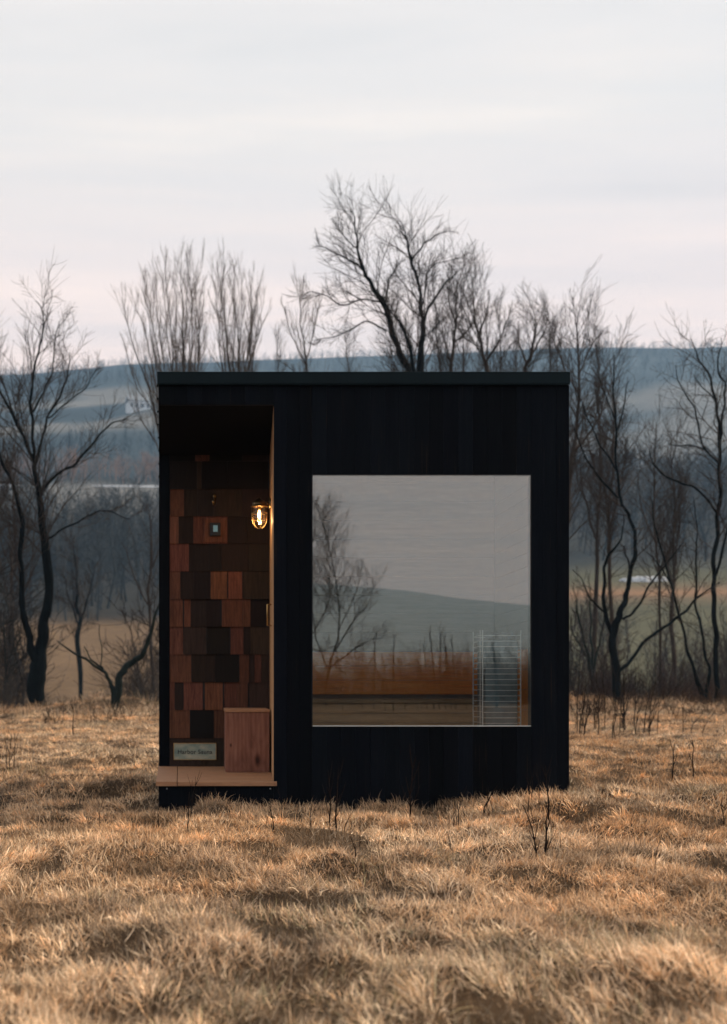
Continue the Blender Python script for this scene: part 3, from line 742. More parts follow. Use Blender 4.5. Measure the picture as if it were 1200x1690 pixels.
# tall rusty grass tuft under the right tree
# ------------------------------------------------------------------ saplings and weed stalks standing in the grass
def stalk(px, py, top, z, w, seed, label, group, side=2, lean=0, name='weed_stalk', cat='weed', col='stalk'):
    rnd = random.Random(seed); x = px_x(px, z)
    h = (py-top)/F*z; zz = g1(x, z)
    polys = []; pts = [np.array([x, z, zz-.04])]; n = 6
    for i in range(1, n):
        t = i/(n-1); pts.append(np.array([x+lean/F*z*t*t+rnd.gauss(0, .012*h), z+rnd.gauss(0, .02*h), zz+h*t]))
    pts = np.array(pts); rad = np.linspace(w, w*.35, n)*.5; polys.append((pts, rad))
    for i in range(side):
        j = rnd.randrange(1, n-1); d = unit(pts[j+1]-pts[j]); s = rnd.choice((-1, 1))
        d = unit(d+np.array([s*rnd.uniform(.4, .9), rnd.gauss(0, .3), rnd.uniform(.1, .5)])); L = h*rnd.uniform(.18, .42)
        q = pts[j]; br = [q]
        for m_ in range(3):
            d = unit(d+np.array([0, 0, .25])); q = q+d*L/3; br.append(q)
        polys.append((np.array(br), np.linspace(w*.5, w*.22, 4)*.5))
    v, q = tubes(polys, 5)
    v = v-np.array([x, z, zz]); o = link_mesh(name, np_mesh(name, v, q, None, None, True), M[col]); o.location = (x, z, zz)
    tag(o, label, cat, group); return o
WS = [
 (545,1425,1335,6.0,.006,'pair-mate stalk left of the branched weed before the cabin',3,-2),
 (556,1440,1345,5.8,.007,'dark straight stalk below the left edge of the window',2,3),
 (676,1385,1288,6.25,.008,'dark forked weed standing before the middle of the cabin wall',5,10),
 (795,1378,1325,6.2,.007,'reddish leaning twig before the right half of the cabin',2,28),
 (905,1400,1312,5.9,.007,'curved dark stalk in front of the right cabin corner',2,-4),
 (886,1490,1400,4.6,.006,'thin bent stalk beside the thicker upright one in the grass',2,-22),
 (901,1490,1412,4.6,.008,'thick dark upright stalk in the grass right of centre',1,3),
 (1110,1330,1275,8.2,.008,'short dark stalk left of its pair on the right side',1,4),
 (1145,1330,1275,8.2,.007,'slightly bent dark stalk near the right edge of the grass',1,-3),
 (310,1400,1340,5.6,.005,'thin dark stalk below the porch deck',1,2),
 (262,1385,1335,5.6,.004,'hair thin stalk left of the porch step',1,0),
 (452,1400,1358,5.4,.005,'stubby dark stalk below the porch corner',1,-6),
 (588,1482,1452,4.6,.005,'stubby broken twig in the left foreground grass',0,-10),
 (122,1228,1182,14.5,.012,'dark stalk alone in the grass left of the cabin',1,-2),
 (1195,1395,1362,5.8,.005,'small stalk at the right edge of the foreground',0,-4),
 (749,1384,1362,6.0,.006,'short dark stalk below the window centre',0,1),
]
for i in range(18):
    px = U(300, 930); z = U(5.2, 6.85); py = VY-(g1(px_x(px, z), z)-EYE)*F/z
    stalk(px, py, py-U(28, 75), z, U(.003, .0055), 420+i, 'thin dry stem standing in the grass along the foot of the cabin', 'thin dry stems along the foot of the cabin', 2, U(-16, 16), name='dry_stem')
for i in range(16):
    px = random.choice((U(20, 1180), U(620, 1180))); z = U(3.6, 6.0); py = VY-(g1(px_x(px, z), z)-EYE)*F/z
    stalk(px, py, py-U(25, 60), z, U(.003, .005), 450+i, 'thin dry stem scattered in the open foreground grass', 'thin dry stems scattered in the foreground', 1, U(-18, 18), name='dry_stem')
for i, (px, py, top, z, w, lab, sd, ln) in enumerate(WS):
    stalk(px, py, top-8, z, w*1.45, 300+i, lab, 'dark weed stalks in the grass', sd+2, ln)
# small bush at the left edge
for i, (px, top, ln) in enumerate(((12,1205,-4),(16,1192,3),(22,1200,8))):
    stalk(px, 1262, top, 9.5, .007, 340+i, ('left', 'tallest middle', 'right')[i]+' stem of the little twiggy bush at the left edge', 'stems of the twiggy bush at the left edge', 5, ln)
for i in range(32):
    px = random.choice((U(948, 985), U(985, 1085), U(985, 1085), U(985, 1085))); py = U(1215, 1265); 
    stalk(px, py, U(1128, 1185), U(13.2, 15.5), U(.009, .015), 360+i, 'thin dark sapling stalk in the cluster right of the cabin', 'sapling stalks in a cluster right of the cabin', 4, U(-6, 22), name='sapling', cat='sapling')
for i, (px, top, ln) in enumerate(((1140,1180,30),(1160,1195,18),(1128,1190,-3))):
    stalk(px, 1225+i*9, top, 13.5, .010, 390+i, ('long arching', 'short slanting', 'straight upright')[i]+' sapling stalk right of the cluster', 'sapling stalks near the right edge', 1, ln, name='sapling', cat='sapling')

# ------------------------------------------------------------------ the cabin
ZB = 8.37                                  # depth of the porch back wall
XL, XR = fx(262), fx(939.5)
ZT, ZFB = fz(615.5), fz(636.5)
BACK = 8.66
cab = empty('sauna_cabin', ((XL+XR)/2, 7.85, 0), 'small black timber cabin with an open porch and one big window', 'cabin')
BW = .0885
def cladding(mb, x0, x1, cuts, y0, th, zb, zt, seed=0):
    rnd = random.Random(seed); x = x0
    while x < x1-.004:
        xe = min(x+BW, x1)
        spans = [(zb, zt)]
        for (cx0, cx1, cz0, cz1) in cuts:
            if xe > cx0+1e-4 and x < cx1-1e-4:
                if x < cx0-1e-4 or xe > cx1+1e-4: pass
                spans = [s for a, b in spans for s in ((a, min(b, cz0)), (max(a, cz1), b)) if s[1]-s[0] > .004]
        t = rnd.uniform(.6, 1.6)
        for a, b in spans: mb.box(x+.0004, xe-.0004, y0+rnd.uniform(0, .0012), y0+th, a, b, (t, t*rnd.uniform(.97, 1.03), t*rnd.uniform(.95, 1.1)), .0012)
        x = xe
WX0, WX1, WZ0, WZ1 = fx(515), fx(877), fz(1199.5), fz(783)
OX1, OZT = fx(452), fz(668)
mb = MB(); BASE = -.12
# boards are laid from opening edges so that every cut falls on a joint
for (a, b, cuts) in ((XL, OX1, [(XL-.1, OX1+.1, -9, OZT)]), (OX1, WX0, []), (WX0, WX1, [(WX0-.01, WX1+.01, WZ0, WZ1)]), (WX1, XR, [])):
    n = max(1, round((b-a)/BW)); BWs = (b-a)/n
    BW_, BW = BW, BWs
    cladding(mb, a, b, cuts, D, .022, BASE, ZFB+.003, int(a*1000) % 97)
    BW = BW_
mb.build('front_wall', M['char'], cab, colors=True)
# carcass behind the boards
mb = MB()
mb.box(OX1+.006, WX0-.004, D+.0235, D+.09, BASE, ZFB-.004).box(WX1+.004, XR-.01, D+.0235, D+.09, BASE, ZFB-.004)
mb.box(WX0-.004, WX1+.004, D+.0235, D+.09, BASE, WZ0-.006).box(WX0-.004, WX1+.004, D+.0235, D+.09, WZ1+.006, ZFB-.004)
mb.box(XL+.004, OX1+.006, D+.0235, D+.09, OZT+.004, ZFB-.004)
mb.build('wall_frame', M['black'], cab)
mb = MB(); y = D+.024
while y < BACK: 
    ye = min(y+BW, BACK); t = U(.75, 1.3)
    mb.box(XR-.022, XR, y+.001, ye-.001, BASE, ZFB, (t,t,t), .002)
    y = ye
mb.build('side_wall', M['char'], cab, colors=True)
mb = MB(); x = P(263, 0, ZB).x
while x < XR-.03:
    xe = min(x+BW, XR-.024); t = U(.75, 1.3); mb.box(x+.001, xe-.001, BACK, BACK+.022, BASE, ZFB, (t,t,t), .002); x = xe
mb.build('back_wall', M['char'], cab, colors=True)
# roof and its metal edge
bl = P(262.5, 752, ZB)
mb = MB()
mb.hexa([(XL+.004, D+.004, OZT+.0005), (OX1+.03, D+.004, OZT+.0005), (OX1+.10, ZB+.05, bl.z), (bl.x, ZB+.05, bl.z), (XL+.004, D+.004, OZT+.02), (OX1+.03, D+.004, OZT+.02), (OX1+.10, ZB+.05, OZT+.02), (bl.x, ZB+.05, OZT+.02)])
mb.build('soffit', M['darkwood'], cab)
mb = MB()
mb.hexa([(XL+.002, D+.03, ZFB+.006), (XR, D+.03, ZFB+.006), (XR, BACK+.03, ZFB+.004), (bl.x-.004, BACK+.03, ZFB+.004), (XL+.002, D+.03, ZT-.012), (XR, D+.03, ZT-.012), (XR, BACK+.03, ZT-.03), (bl.x-.004, BACK+.03, ZT-.03)])
roof = mb.build('roof', M['fascia'], cab)
mb = MB()
fxl, fxr = fx(259.8), fx(938.8)
mb.box(fxl, fxr, D-.030, D+.028, ZFB+.006, ZT, None, .0025)
mb.box(fxl, fxr, D-.033, D-.0305, ZFB-.001, ZFB+.004, None, .0005)
mb.build('fascia', M['fascia'], cab)
# left edge of the porch roof, with the ends of the side boards standing proud
mb = MB()
mb.hexa([(XL-.002, D+.0235, OZT+.021), (XL+.02, D+.0235, OZT+.021), (bl.x+.02, ZB+.05, OZT+.021), (bl.x-.002, ZB+.05, OZT+.021), (XL-.002, D+.0235, ZFB-.002), (XL+.02, D+.0235, ZFB-.002), (bl.x+.02, ZB+.05, ZFB-.002), (bl.x-.002, ZB+.05, ZFB-.002)])
for i in range(8):
    py = 636+i*21.5; s = max(0.0, min(1.0, (py-668)/84)); zz = D+.03+(ZB-D)*s/(.83+.17*s) if s > 0 else D+.03
    p = P(260.4+2.2*s, py, zz); mb.box(p.x-.006, p.x+.004, zz-.004, zz+.02, p.z-.004, p.z+.004)
mb.build('roof_edge', M['char'], cab, colors=True)
# porch back wall: shingles
SH = {
 762: [(280,325,.25),(325,333,.9),(333,375,.12),(375,443,.15)],
 808: [(281,304,1.35),(304,326,.6),(326,352,.5),(352,400,.7),(400,446,.6)],
 853: [(280,295,2.6),(295,319,.5),(319,334,1.2),(334,375.5,1.45),(375.5,408,.4),(408,446,.5)],
 898: [(280,312,2.5),(312,345,.42),(345,365,.35),(365,410,.5),(410,446,.55)],
 943.5: [(280,298,1.7),(298,320,.5),(320,346.5,.3),(347.5,375,2.5),(376.5,400,2.6),(401,446,.75)],
 989.5: [(280,302,2.1),(304,315,2.0),(315,340,.55),(340,364,.35),(366,400,1.6),(400,413.5,1.4),(413.5,446,.3)],
 1035: [(280,302.5,2.4),(303,341,.95),(342,379,.25),(380.5,402,1.4),(402,413,.5),(413,446,1.1)],
 1080.5: [(280,316,1.9),(317,355,.55),(355,394,.2),(395,411,1.3),(411,420,.7),(420,431,1.3),(431,446,.9)],
 1126.6: [(280,288.5,1.6),(289,302,.6),(303,335,2.6),(338,368,2.5),(370,391,1.2),(391,409,1.25),(411,446,1.1)],
 1172: [(280,313.5,2.1),(314,352,.12),(353,373,1.3),(373,446,1)],
 1218: [(280,330,.95),(330,373,.85),(373,446,.8)],
}
SH[752] = [(322,346,1.17),(346,400,.12),(400,446,.45),(280,322,.15)]
mb = MB(); rnd = random.Random(5)
rows = sorted(SH)
for ri, r0 in enumerate(rows):
    r1 = (rows[ri+1] if ri+1 < len(rows) else 1264.5)
    for (a, b, lv) in SH[r0]:
        base = np.array([.125,.050,.030])
        if lv > 1.15: col = base*(.62+.34*lv)*np.array([1, rnd.uniform(.93, 1.1), rnd.uniform(.88, 1.15)])
        else: col = np.array([.050,.029,.020])*max(lv, .12)*np.array([1, rnd.uniform(.9, 1.12), rnd.uniform(.85, 1.2)])
        p0 = P(a+.25, r1-.3, ZB); p1 = P(b-.25, r0, ZB)
        o = rnd.uniform(0, .008)
        # tapered shingle: thick butt, thin head tucked under the row above
        mb.hexa([(p0.x, ZB-.016-o, p0.z), (p1.x, ZB-.016-o, p0.z), (p1.x, ZB+.004, p0.z), (p0.x, ZB+.004, p0.z), (p0.x, ZB-.006-o, p1.z+.01), (p1.x, ZB-.006-o, p1.z+.01), (p1.x, ZB+.004, p1.z+.01), (p0.x, ZB+.004, p1.z+.01)], tuple(col))
mb.build('shingle_wall', M['shingle'], cab, colors=True)
mb = MB(); a = P(263, 1266, ZB); b = P(446.5, 745, ZB)
mb.box(a.x+.002, b.x+.05, ZB+.0045, ZB+.05, a.z-.01, b.z+.05); mb.build('wall_backing', M['black'], cab)
mb = MB(); b = P(280, 752, ZB); a = P(262.6, 1264.2, ZB)
mb.box(a.x, b.x, ZB-.022, ZB+.004, a.z, b.z+.03, (1,1,1), .002); mb.build('corner_post', M['char'], cab, colors=True)
mb = MB(); mb.box(a.x+.001, a.x+.03, ZB+.051, BACK-.001, BASE, ZFB-.003); mb.build('rear_side_wall', M['black'], cab)
# right porch wall: cedar lining with the door in it
def wall_x(z): 
    t = (z-D)/(ZB-D); return fx(451.6)*(1-t)+P(445, 0, ZB).x*t
DZ = fz(1289.3)                      # deck height
mb = MB()
def wall_piece(mb, z0, z1, h0, h1, pr=0.0, th=.03, col=None):
    xa, xb = wall_x(z0)-pr, wall_x(z1)-pr
    mb.hexa([(xa, z0, h0), (xa+th, z0, h0), (xb+th, z1, h0), (xb, z1, h0), (xa, z0, h1), (xa+th, z0, h1), (xb+th, z1, h1), (xb, z1, h1)], col)
HT = OZT-.002; DOOR0, DOOR1, DOORT = D+.34, D+1.14, DZ+1.93
wall_piece(mb, D+.0235, DOOR0-.004, DZ+.002, HT); wall_piece(mb, DOOR1+.004, ZB-.018, DZ+.002, HT-.05); wall_piece(mb, DOOR0-.004, DOOR1+.004, DOORT+.004, HT-.02)
mb.build('wall_lining', M['cedar'], cab)
mb = MB(); wall_piece(mb, DOOR0, DOOR1, DZ+.008, DOORT, -.002); door = mb.build('door', M['cedar'], cab)
hp = P(440.5, 1015, 7.62); hx = wall_x(hp.y)
mb = MB(); mb.tube([(hx-.001, hp.y, hp.z+.07), (hx-.028, hp.y, hp.z+.07), (hx-.028, hp.y, hp.z-.07), (hx-.001, hp.y, hp.z-.07)], .006, 8)
mb.build('handle', M['brass'], door, True)
# deck: a long end board on the left, cross boards beside it
mb = MB()
xl0, xl1 = fx(257.8), P(262.3, 0, ZB).x
def dx(px_front, z): return None
J0 = fx(292.6); J1 = P(293.2, 1264, ZB).x
YF = D-.035
mb.hexa([(xl0, YF, DZ-.027), (J0-.002, YF, DZ-.027), (J1-.002, ZB-.023, DZ-.027), (xl1, ZB-.023, DZ-.027), (xl0, YF, DZ), (J0-.002, YF, DZ), (J1-.002, ZB-.023, DZ), (xl1, ZB-.023, DZ)])
n = 8
for i in range(n):
    y0 = YF+(ZB-.023-YF)*i/n+.0015; y1 = YF+(ZB-.023-YF)*(i+1)/n-.0015; t0 = (y0-YF)/(ZB-.023-YF); t1 = (y1-YF)/(ZB-.023-YF)
    xr = fx(456.5) if i == 0 else None
    if i == 0:
        mb.box(J0+.002, fx(456.5), YF, D-.0015, DZ-.027, DZ-.0005, None, .003)
        y0 = D+.0; 
    a0 = J0*(1-t0)+J1*t0+.002; a1 = J0*(1-t1)+J1*t1+.002
    mb.hexa([(a0, y0, DZ-.027), (wall_x(y0)+.02, y0, DZ-.027), (wall_x(y1)+.02, y1, DZ-.027), (a1, y1, DZ-.027), (a0, y0, DZ-.001), (wall_x(y0)+.02, y0, DZ-.001), (wall_x(y1)+.02, y1, DZ-.001), (a1, y1, DZ-.001)])
mb.build('deck', M['deck'], cab)
mb = MB(); mb.box(fx(262.2), OX1-.001, D-.004, D+.02, BASE, DZ-.029, (1.1,1.1,1.15), .002).hexa([(fx(262.2), D+.021, BASE), (fx(262.2)+.02, D+.021, BASE), (xl1+.03, ZB, BASE), (xl1+.01, ZB, BASE), (fx(262.2), D+.021, DZ-.029), (fx(262.2)+.02, D+.021, DZ-.029), (xl1+.03, ZB, DZ-.029), (xl1+.01, ZB, DZ-.029)], (1,1,1))
skirt = mb.build('deck_skirt', M['char'], cab, colors=True)
for px in (275.5, 446):
    mb = MB(); mb.lathe((fx(px), D-.004, fz(1301.5)), [(.0, -.003), (.004, -.003), (.005, 0.0005)], 10, 'Y'); mb.build('screw', M['screw'], skirt)
# room inside
mb = MB()
mb.box(OX1+.06, XR-.03, D+.10, BACK-.02, DZ-.05, DZ).build('room_floor', M['bench'], cab)
mb = MB(); z = DZ+.001
while z < ZFB-.03:
    ze = min(z+.14, ZFB-.02); mb.box(OX1+.09, XR-.05, BACK-.04+U(0,.001), BACK-.012, z+.001, ze-.001, None, .003); z = ze
mb.build('room_back_panelling', M['inner'], cab)
mb = MB(); z = DZ+.001
while z < ZFB-.03:
    ze = min(z+.092, ZFB-.02)
    mb.box(XR-.05, XR-.03, D+.10, BACK-.045, z+.001, ze-.001, None, .003)
    z = ze
mb.build('room_side_panelling', M['inner'], cab); mb = MB()
mb.hexa([(wall_x(D+.1)+.04, D+.1, DZ), (wall_x(D+.1)+.06, D+.1, DZ), (wall_x(ZB)+.10, ZB+.2, DZ), (wall_x(ZB)+.08, ZB+.2, DZ), (wall_x(D+.1)+.04, D+.1, ZFB-.03), (wall_x(D+.1)+.06, D+.1, ZFB-.03), (wall_x(ZB)+.10, ZB+.2, ZFB-.03), (wall_x(ZB)+.08, ZB+.2, ZFB-.03)])
mb.build('room_side_panelling', M['inner'], cab)
mb = MB(); mb.box(OX1+.06, XR-.03, D+.10, BACK-.045, ZFB-.02, ZFB-.005).build('room_ceiling', M['inner'], cab)
# window
win = MB()
fr = .014
win.box(WX0, WX0+.004, D-.002, D+.06, WZ0, WZ1).box(WX1-.004, WX1, D-.002, D+.06, WZ0, WZ1)
win.box(WX0+.004, WX1-.004, D-.002, D+.06, WZ1-.004, WZ1).box(WX0+.004, WX1-.004, D-.002, D+.06, WZ0, WZ0+.002)
win = win.build('window', M['black'], cab)
MB().box(WX0+.0042, WX1-.0042, D+.004, D+.012, WZ0+.008, WZ1-.0042).build('pane', M['pane'], win)
MB().box(WX0+.004, WX1-.004, D-.006, D+.03, WZ0+.002, WZ0+.0075, None, .001).build('sill_bead', M['steel'], win)

# ------------------------------------------------------------------ things on and in the cabin
zb = BACK-.05
bz = EYE-(1154-VY)/F*8.02
bench = empty('sauna_bench', (1.2, 8.3, DZ), 'slatted timber sauna bench with an orange backrest seen through the window', 'bench')
bx0, bx1 = OX1+.16, XR-.075
mb = MB()
for i in range(6): mb.box(bx0, bx1, 8.02+i*.095, 8.02+i*.095+.087, bz-.028, bz, None, .003)
mb.build('seat', M['bench'], bench)
mb = MB(); z = bz-.034; i = 0
while z > DZ+.06: mb.box(bx0, bx1, 8.032, 8.052, z-.060, z, None, .003); z -= .068
mb.build('apron', M['bench'], bench)
mb = MB(); z0 = bz+.03; z1 = EYE+(VY-1076)/F*zb; h = (z1-z0)/3
for i in range(3): mb.box(bx0, bx1, zb-.03, zb-.006, z0+i*h+.001, z0+(i+1)*h-.001, None, .003)
mb.build('backrest', M['backrest'], bench)
mb = MB(); h = (z1-DZ-.02)/6
for i in range(6): mb.box(XR-.066, XR-.0505, D+.10, BACK-.075, DZ+.012+i*h+.001, DZ+.012+(i+1)*h-.001, None, .003)
mb.build('side_wainscot', M['backrest'], cab)
for x in (bx0+.05, (bx0+bx1)/2, bx1-.05): MB().box(x-.03, x+.03, 8.07, 8.55, DZ+.001, bz-.03).build('leg', M['bench'], bench)
hz = 7.15; a = P(792, 1040, hz); b = P(860, 1040, hz); cx = (a.x+b.x)/2+.008; hw = (b.x-a.x)/2
heater = empty('sauna_heater', (cx, hz+.12, DZ), 'steel sauna heater behind a barred guard at the window\'s lower right', 'heater')
mb = MB(); mb.box(cx-hw+.028, cx+hw-.02, hz+.022, hz+.23, DZ+.10, a.z-.06, None, .012).box(cx-hw+.045, cx+hw-.04, hz+.05, hz+.20, DZ+.002, DZ+.10)
mb.build('body', M['stove'], heater)
for i in range(14):
    rnd = random.Random(i); s = rnd.uniform(.025, .04); c = (cx+rnd.uniform(-hw+.07, hw-.06), hz+.125+rnd.uniform(-.07, .07), a.z-.06+s*.6)
    mb = MB(); mb.lathe(c, [(s*math.sin(q)*rnd.uniform(.8, 1.1), -s*.8*math.cos(q)) for q in [k*math.pi/6 for k in range(7)]], 9); mb.build('stone', M['stone'], heater)
mb = MB()
posts = [(P(792.5, 0, hz).x, .0022), (P(796.5, 0, hz).x, .0035), (P(859.5, 0, hz).x, .0032)]
for x, r in posts: mb.tube([(x, hz, DZ+.002), (x, hz, a.z)], r, 8)
for x, r in posts[1:]: mb.tube([(x, hz+.25, DZ+.002), (x, hz+.25, a.z)], r, 8)
for i in range(20):
    z = a.z-(9+9.05*i)/F*hz
    if z < DZ+.03: break
    xa, xb = posts[1][0], posts[2][0]
    mb.tube([(xa, hz, z), (xb, hz, z)], .0021, 6); mb.tube([(xa, hz+.25, z), (xb, hz+.25, z)], .0024, 6)
    mb.tube([(xa, hz, z+.004), (xa, hz+.25, z+.004)], .0018, 6); mb.tube([(xb, hz, z+.004), (xb, hz+.25, z+.004)], .0018, 6)
mb.build('guard', M['steel'], heater)
# storage box on the deck
p0 = P(371.3, 1274, 7.757); p1 = P(446.3, 1170.5, 7.757)
mb = MB(); x0, x1, zt = p0.x, p1.x-.004, p1.z
mb.box(x0+.004, x1-.002, 7.757, 7.779, DZ+.001, zt-.021, None, .002)
mb.box(x0+.004, x0+.024, 7.7795, ZB-.03, DZ+.001, zt-.021, None, .002); mb.box(x1-.024, x1-.004, 7.7795, ZB-.03, DZ+.001, zt-.021, None, .002)
bx = empty('wooden_box', ((x0+x1)/2, 8.0, DZ), 'plain knotty cedar box standing on the deck in the porch corner', 'box')
mb.build('panel', M['knotty'], bx)
MB().box(x0-.001, x1, 7.750, ZB-.028, zt-.020, zt, None, .003).build('lid', M['deck'], bx)
# name plate
zp = ZB-.022
p0 = P(286.6, 1254, zp); p1 = P(357, 1226.3, zp)
sign = empty('name_plaque', ((p0.x+p1.x)/2, zp, (p0.z+p1.z)/2), 'weathered green metal plaque engraved with two words low on the porch wall', 'sign')
def patina():
    m, nt, b = mat('patina_brass')
    n = N(nt, 'ShaderNodeTexNoise', Scale=11.0, Detail=4, Roughness=.55); nt.links.new(mapped(nt, (1,1,2)), n.inputs['Vector'])
    nt.links.new(ramp(nt, n.outputs[0], [(.30, (.14,.21,.19)), (.52, (.26,.30,.24)), (.72, (.40,.38,.28))]), b.inputs['Base Color'])
    b.inputs['Metallic'].default_value = .35; b.inputs['Roughness'].default_value = .42
    return m
M['patina'] = patina()
mb = MB(); mb.box(p0.x, p1.x, zp-.003, zp+.003, p0.z, p1.z, None, .001); mb.build('plate', M['patina'], sign)
mb = MB()
for (a_, b_, c_, d_) in ((p0.x, p1.x, p1.z-.004, p1.z), (p0.x, p1.x, p0.z, p0.z+.004), (p0.x, p0.x+.004, p0.z+.0042, p1.z-.0042), (p1.x-.004, p1.x, p0.z+.0042, p1.z-.0042)):
    mb.box(a_, b_, zp-.0065, zp-.0032, c_, d_)
mb.build('rim', M['brass'], sign)
cu = bpy.data.curves.new('lettering', 'FONT'); cu.body = 'Harbor Sauna'; cu.align_x = 'CENTER'; cu.align_y = 'CENTER'; cu.size = .043; cu.extrude = .0006; cu.offset = .0006; cu.space_character = 1.05
tmp = bpy.data.objects.new('tmp', cu); COL.objects.link(tmp); bpy.context.view_layer.update()
tm = bpy.data.meshes.new_from_object(tmp.evaluated_get(bpy.context.evaluated_depsgraph_get())); bpy.data.objects.remove(tmp)
tm.transform(Matrix.Translation(((p0.x+p1.x)/2, zp-.0042, (p0.z+p1.z)/2-.004)) @ Matrix.Rotation(R(90), 4, 'X'))
link_mesh('lettering', tm, M['black'], sign)
# coat hook
p = P(354, 827, ZB-.02); hook = MB()
hk = empty('coat_hook', p, 'small brass hook on the porch shingles above the keypad', 'hook')
hook.lathe((p.x, p.y, p.z+.035), [(.0, -.006), (.011, -.006), (.012, 0), (.012, .004)], 14, 'Y'); hook.build('base_plate', M['brass'], hk, True)
MB().tube([(p.x, p.y-.006, p.z+.03), (p.x, p.y-.03, p.z+.012), (p.x+.004, p.y-.040, p.z-.022), (p.x-.006, p.y-.052, p.z-.034), (p.x-.010, p.y-.066, p.z-.022), (p.x-.010, p.y-.070, p.z-.010)], [.005,.005,.005,.006,.007,.009], 10).build('prong', M['brass'], hk, True)
# keypad
p = P(355.3, 874, ZB-.03)
kp = empty('door_keypad', p, 'black keypad with a pale lit screen on a cedar block under the hook', 'keypad')
a = P(346.5, 885, ZB-.03); b = P(364, 863, ZB-.03)
MB().box(a.x, b.x, ZB-.045, ZB-.024, a.z, b.z, None, .004).build('body', M['black'], kp)
c = P(352, 877.5, ZB-.045); d = P(359.2, 867, ZB-.045)
MB().box(c.x, d.x, ZB-.0465, ZB-.0452, c.z, d.z).build('screen', M['screen'], kp)
mb = MB()
a2 = P(337, 895, ZB-.02); b2 = P(375, 855, ZB-.02)
MB().box(a2.x, b2.x, ZB-.0238, ZB-.0195, a2.z, b2.z, (.17,.07,.04), .002).build('backing_block', M['shingle'], kp, colors=True)
# caged wall lamp
LZ = 7.86; p = P(428, 850, LZ); wx = wall_x(LZ)
lamp = empty('wall_lamp', (wx, LZ, p.z), 'lit brass bulkhead lamp in a wire cage on the right porch wall', 'lamp')
u = LZ/F
mb = MB(); top = P(428, 834, LZ).z
mb.lathe((p.x, LZ, top), [(.0, .052), (.010, .051), (.012, .040), (.030, .034), (.046, .020), (.050, .006), (.050, -.004), (.058, -.006), (.058, -.012), (.050, -.013)], 28)
mb.build('cap', M['dark_brass'], lamp, True)
mb = MB(); mb.tube([(p.x+.03, LZ, top+.015), (wx-.010, LZ, top+.015)], .012, 12); mb.lathe((wx-.011, LZ, top+.012), [(.0, -.004), (.034, -.002), (.038, .004), (.038, .0105)], 22, 'X')
mb.build('bracket', M['dark_brass'], lamp, True)
bot = P(428, 872, LZ).z; gh = top-.012-bot; gr_ = .040
prof = [(gr_, 0), (gr_, -gh*.55)]+[(gr_*math.cos(q), -gh*.55-gh*.40*math.sin(q)) for q in [k*math.pi/2/6 for k in range(1, 7)]]
mb = MB(); mb.lathe((p.x, LZ, top-.012), prof, 24); mb.build('globe', M['globe'], lamp, True)
mb = MB(); cr = .053
for k in range(6):
    q = k*math.pi/3+.26
    pr2 = [(cr, 0), (cr, -gh*.58)]+[(cr*math.cos(s), -gh*.58-gh*.46*math.sin(s)) for s in [j*math.pi/2/5 for j in range(1, 6)]]
    mb.tube([(p.x+r_*math.cos(q), LZ+r_*math.sin(q), top-.010+h_) for r_, h_ in pr2], .0024, 6)
for h_ in (-gh*.30, -gh*.60):
    mb.tube([(p.x+cr*math.cos(k*math.pi/12), LZ+cr*math.sin(k*math.pi/12), top-.010+h_) for k in range(25)], .0024, 6, caps=False)
mb.build('cage', M['dark_brass'], lamp, True)
mb = MB(); bz_ = top-.012
mb.tube([(p.x, LZ, bz_+.002), (p.x, LZ, bz_-.022)], .011, 10); mb.build('socket', M['brass'], lamp, True)
mb = MB(); mb.lathe((p.x, LZ, bz_-.022), [(.004, 0), (.009, -.014), (.010, -.035), (.007, -.052), (.0, -.060)], 16); mb.build('bulb', M['bulb'], lamp, True)
ld = bpy.data.lights.new('lamp_light', 'POINT'); ld.energy = 2.6; ld.color = (1, .60, .27); ld.shadow_soft_size = .02
lo = bpy.data.objects.new('lamp_light', ld); COL.objects.link(lo); lo.parent = lamp; lo.matrix_parent_inverse = Matrix.Translation(-Vector(lamp.location)); lo.location = (p.x, LZ, bz_-.085)

# ------------------------------------------------------------------ far farm buildings and snow
def barn(px, py, wpx, hpx, z, label, cat, rot=.3, name='farmhouse', group=None):
    while EYE*0+VY-(g1(px_x(px, z), z)-EYE)*F/z > py+hpx*.4 and z < 850: z += 4
    w = wpx/F*z; h = hpx/F*z; d = w*.7; x = px_x(px, z); gz = g1(x, z)-.4
    root = empty(name, (x, z, gz), label, cat, group); root.rotation_euler = (0, 0, rot)
    def part(mb, n, m, par=root):
        o = mb.build(n, m, None); o.parent = par; return o
    part(MB().box(-w/2, w/2, -d/2, d/2, -2, h*.6), 'wall', M['white'])
    rf = MB(); e = .4
    rf.add([(-w/2-e, -d/2-e, h*.6), (w/2+e, -d/2-e, h*.6), (w/2+e, d/2+e, h*.6), (-w/2-e, d/2+e, h*.6), (-w/2-e, 0, h), (w/2+e, 0, h)], [(0,1,5,4), (2,3,4,5), (0,4,3), (1,2,5), (0,3,2,1)])
    part(rf, 'roof', M['greyroof'])
    for i in range(4):
        xx = -w/2+w*(i+.5)/4; part(MB().box(xx-w*.05, xx+w*.05, -d/2-.05, -d/2-.004, h*.18, h*.42), 'window', M['black'])
barn(228, 668, 36, 26, 400, 'white farmhouse on the far hillside left of the cabin roof', 'house')
barn(968, 752, 34, 26, 300, 'pale farmhouse seen through branches just right of the cabin roof', 'house', -.4)
barn(1056, 764, 36, 22, 300, 'grey white barn on the slope between the right-hand trees', 'barn', .5, 'barn')
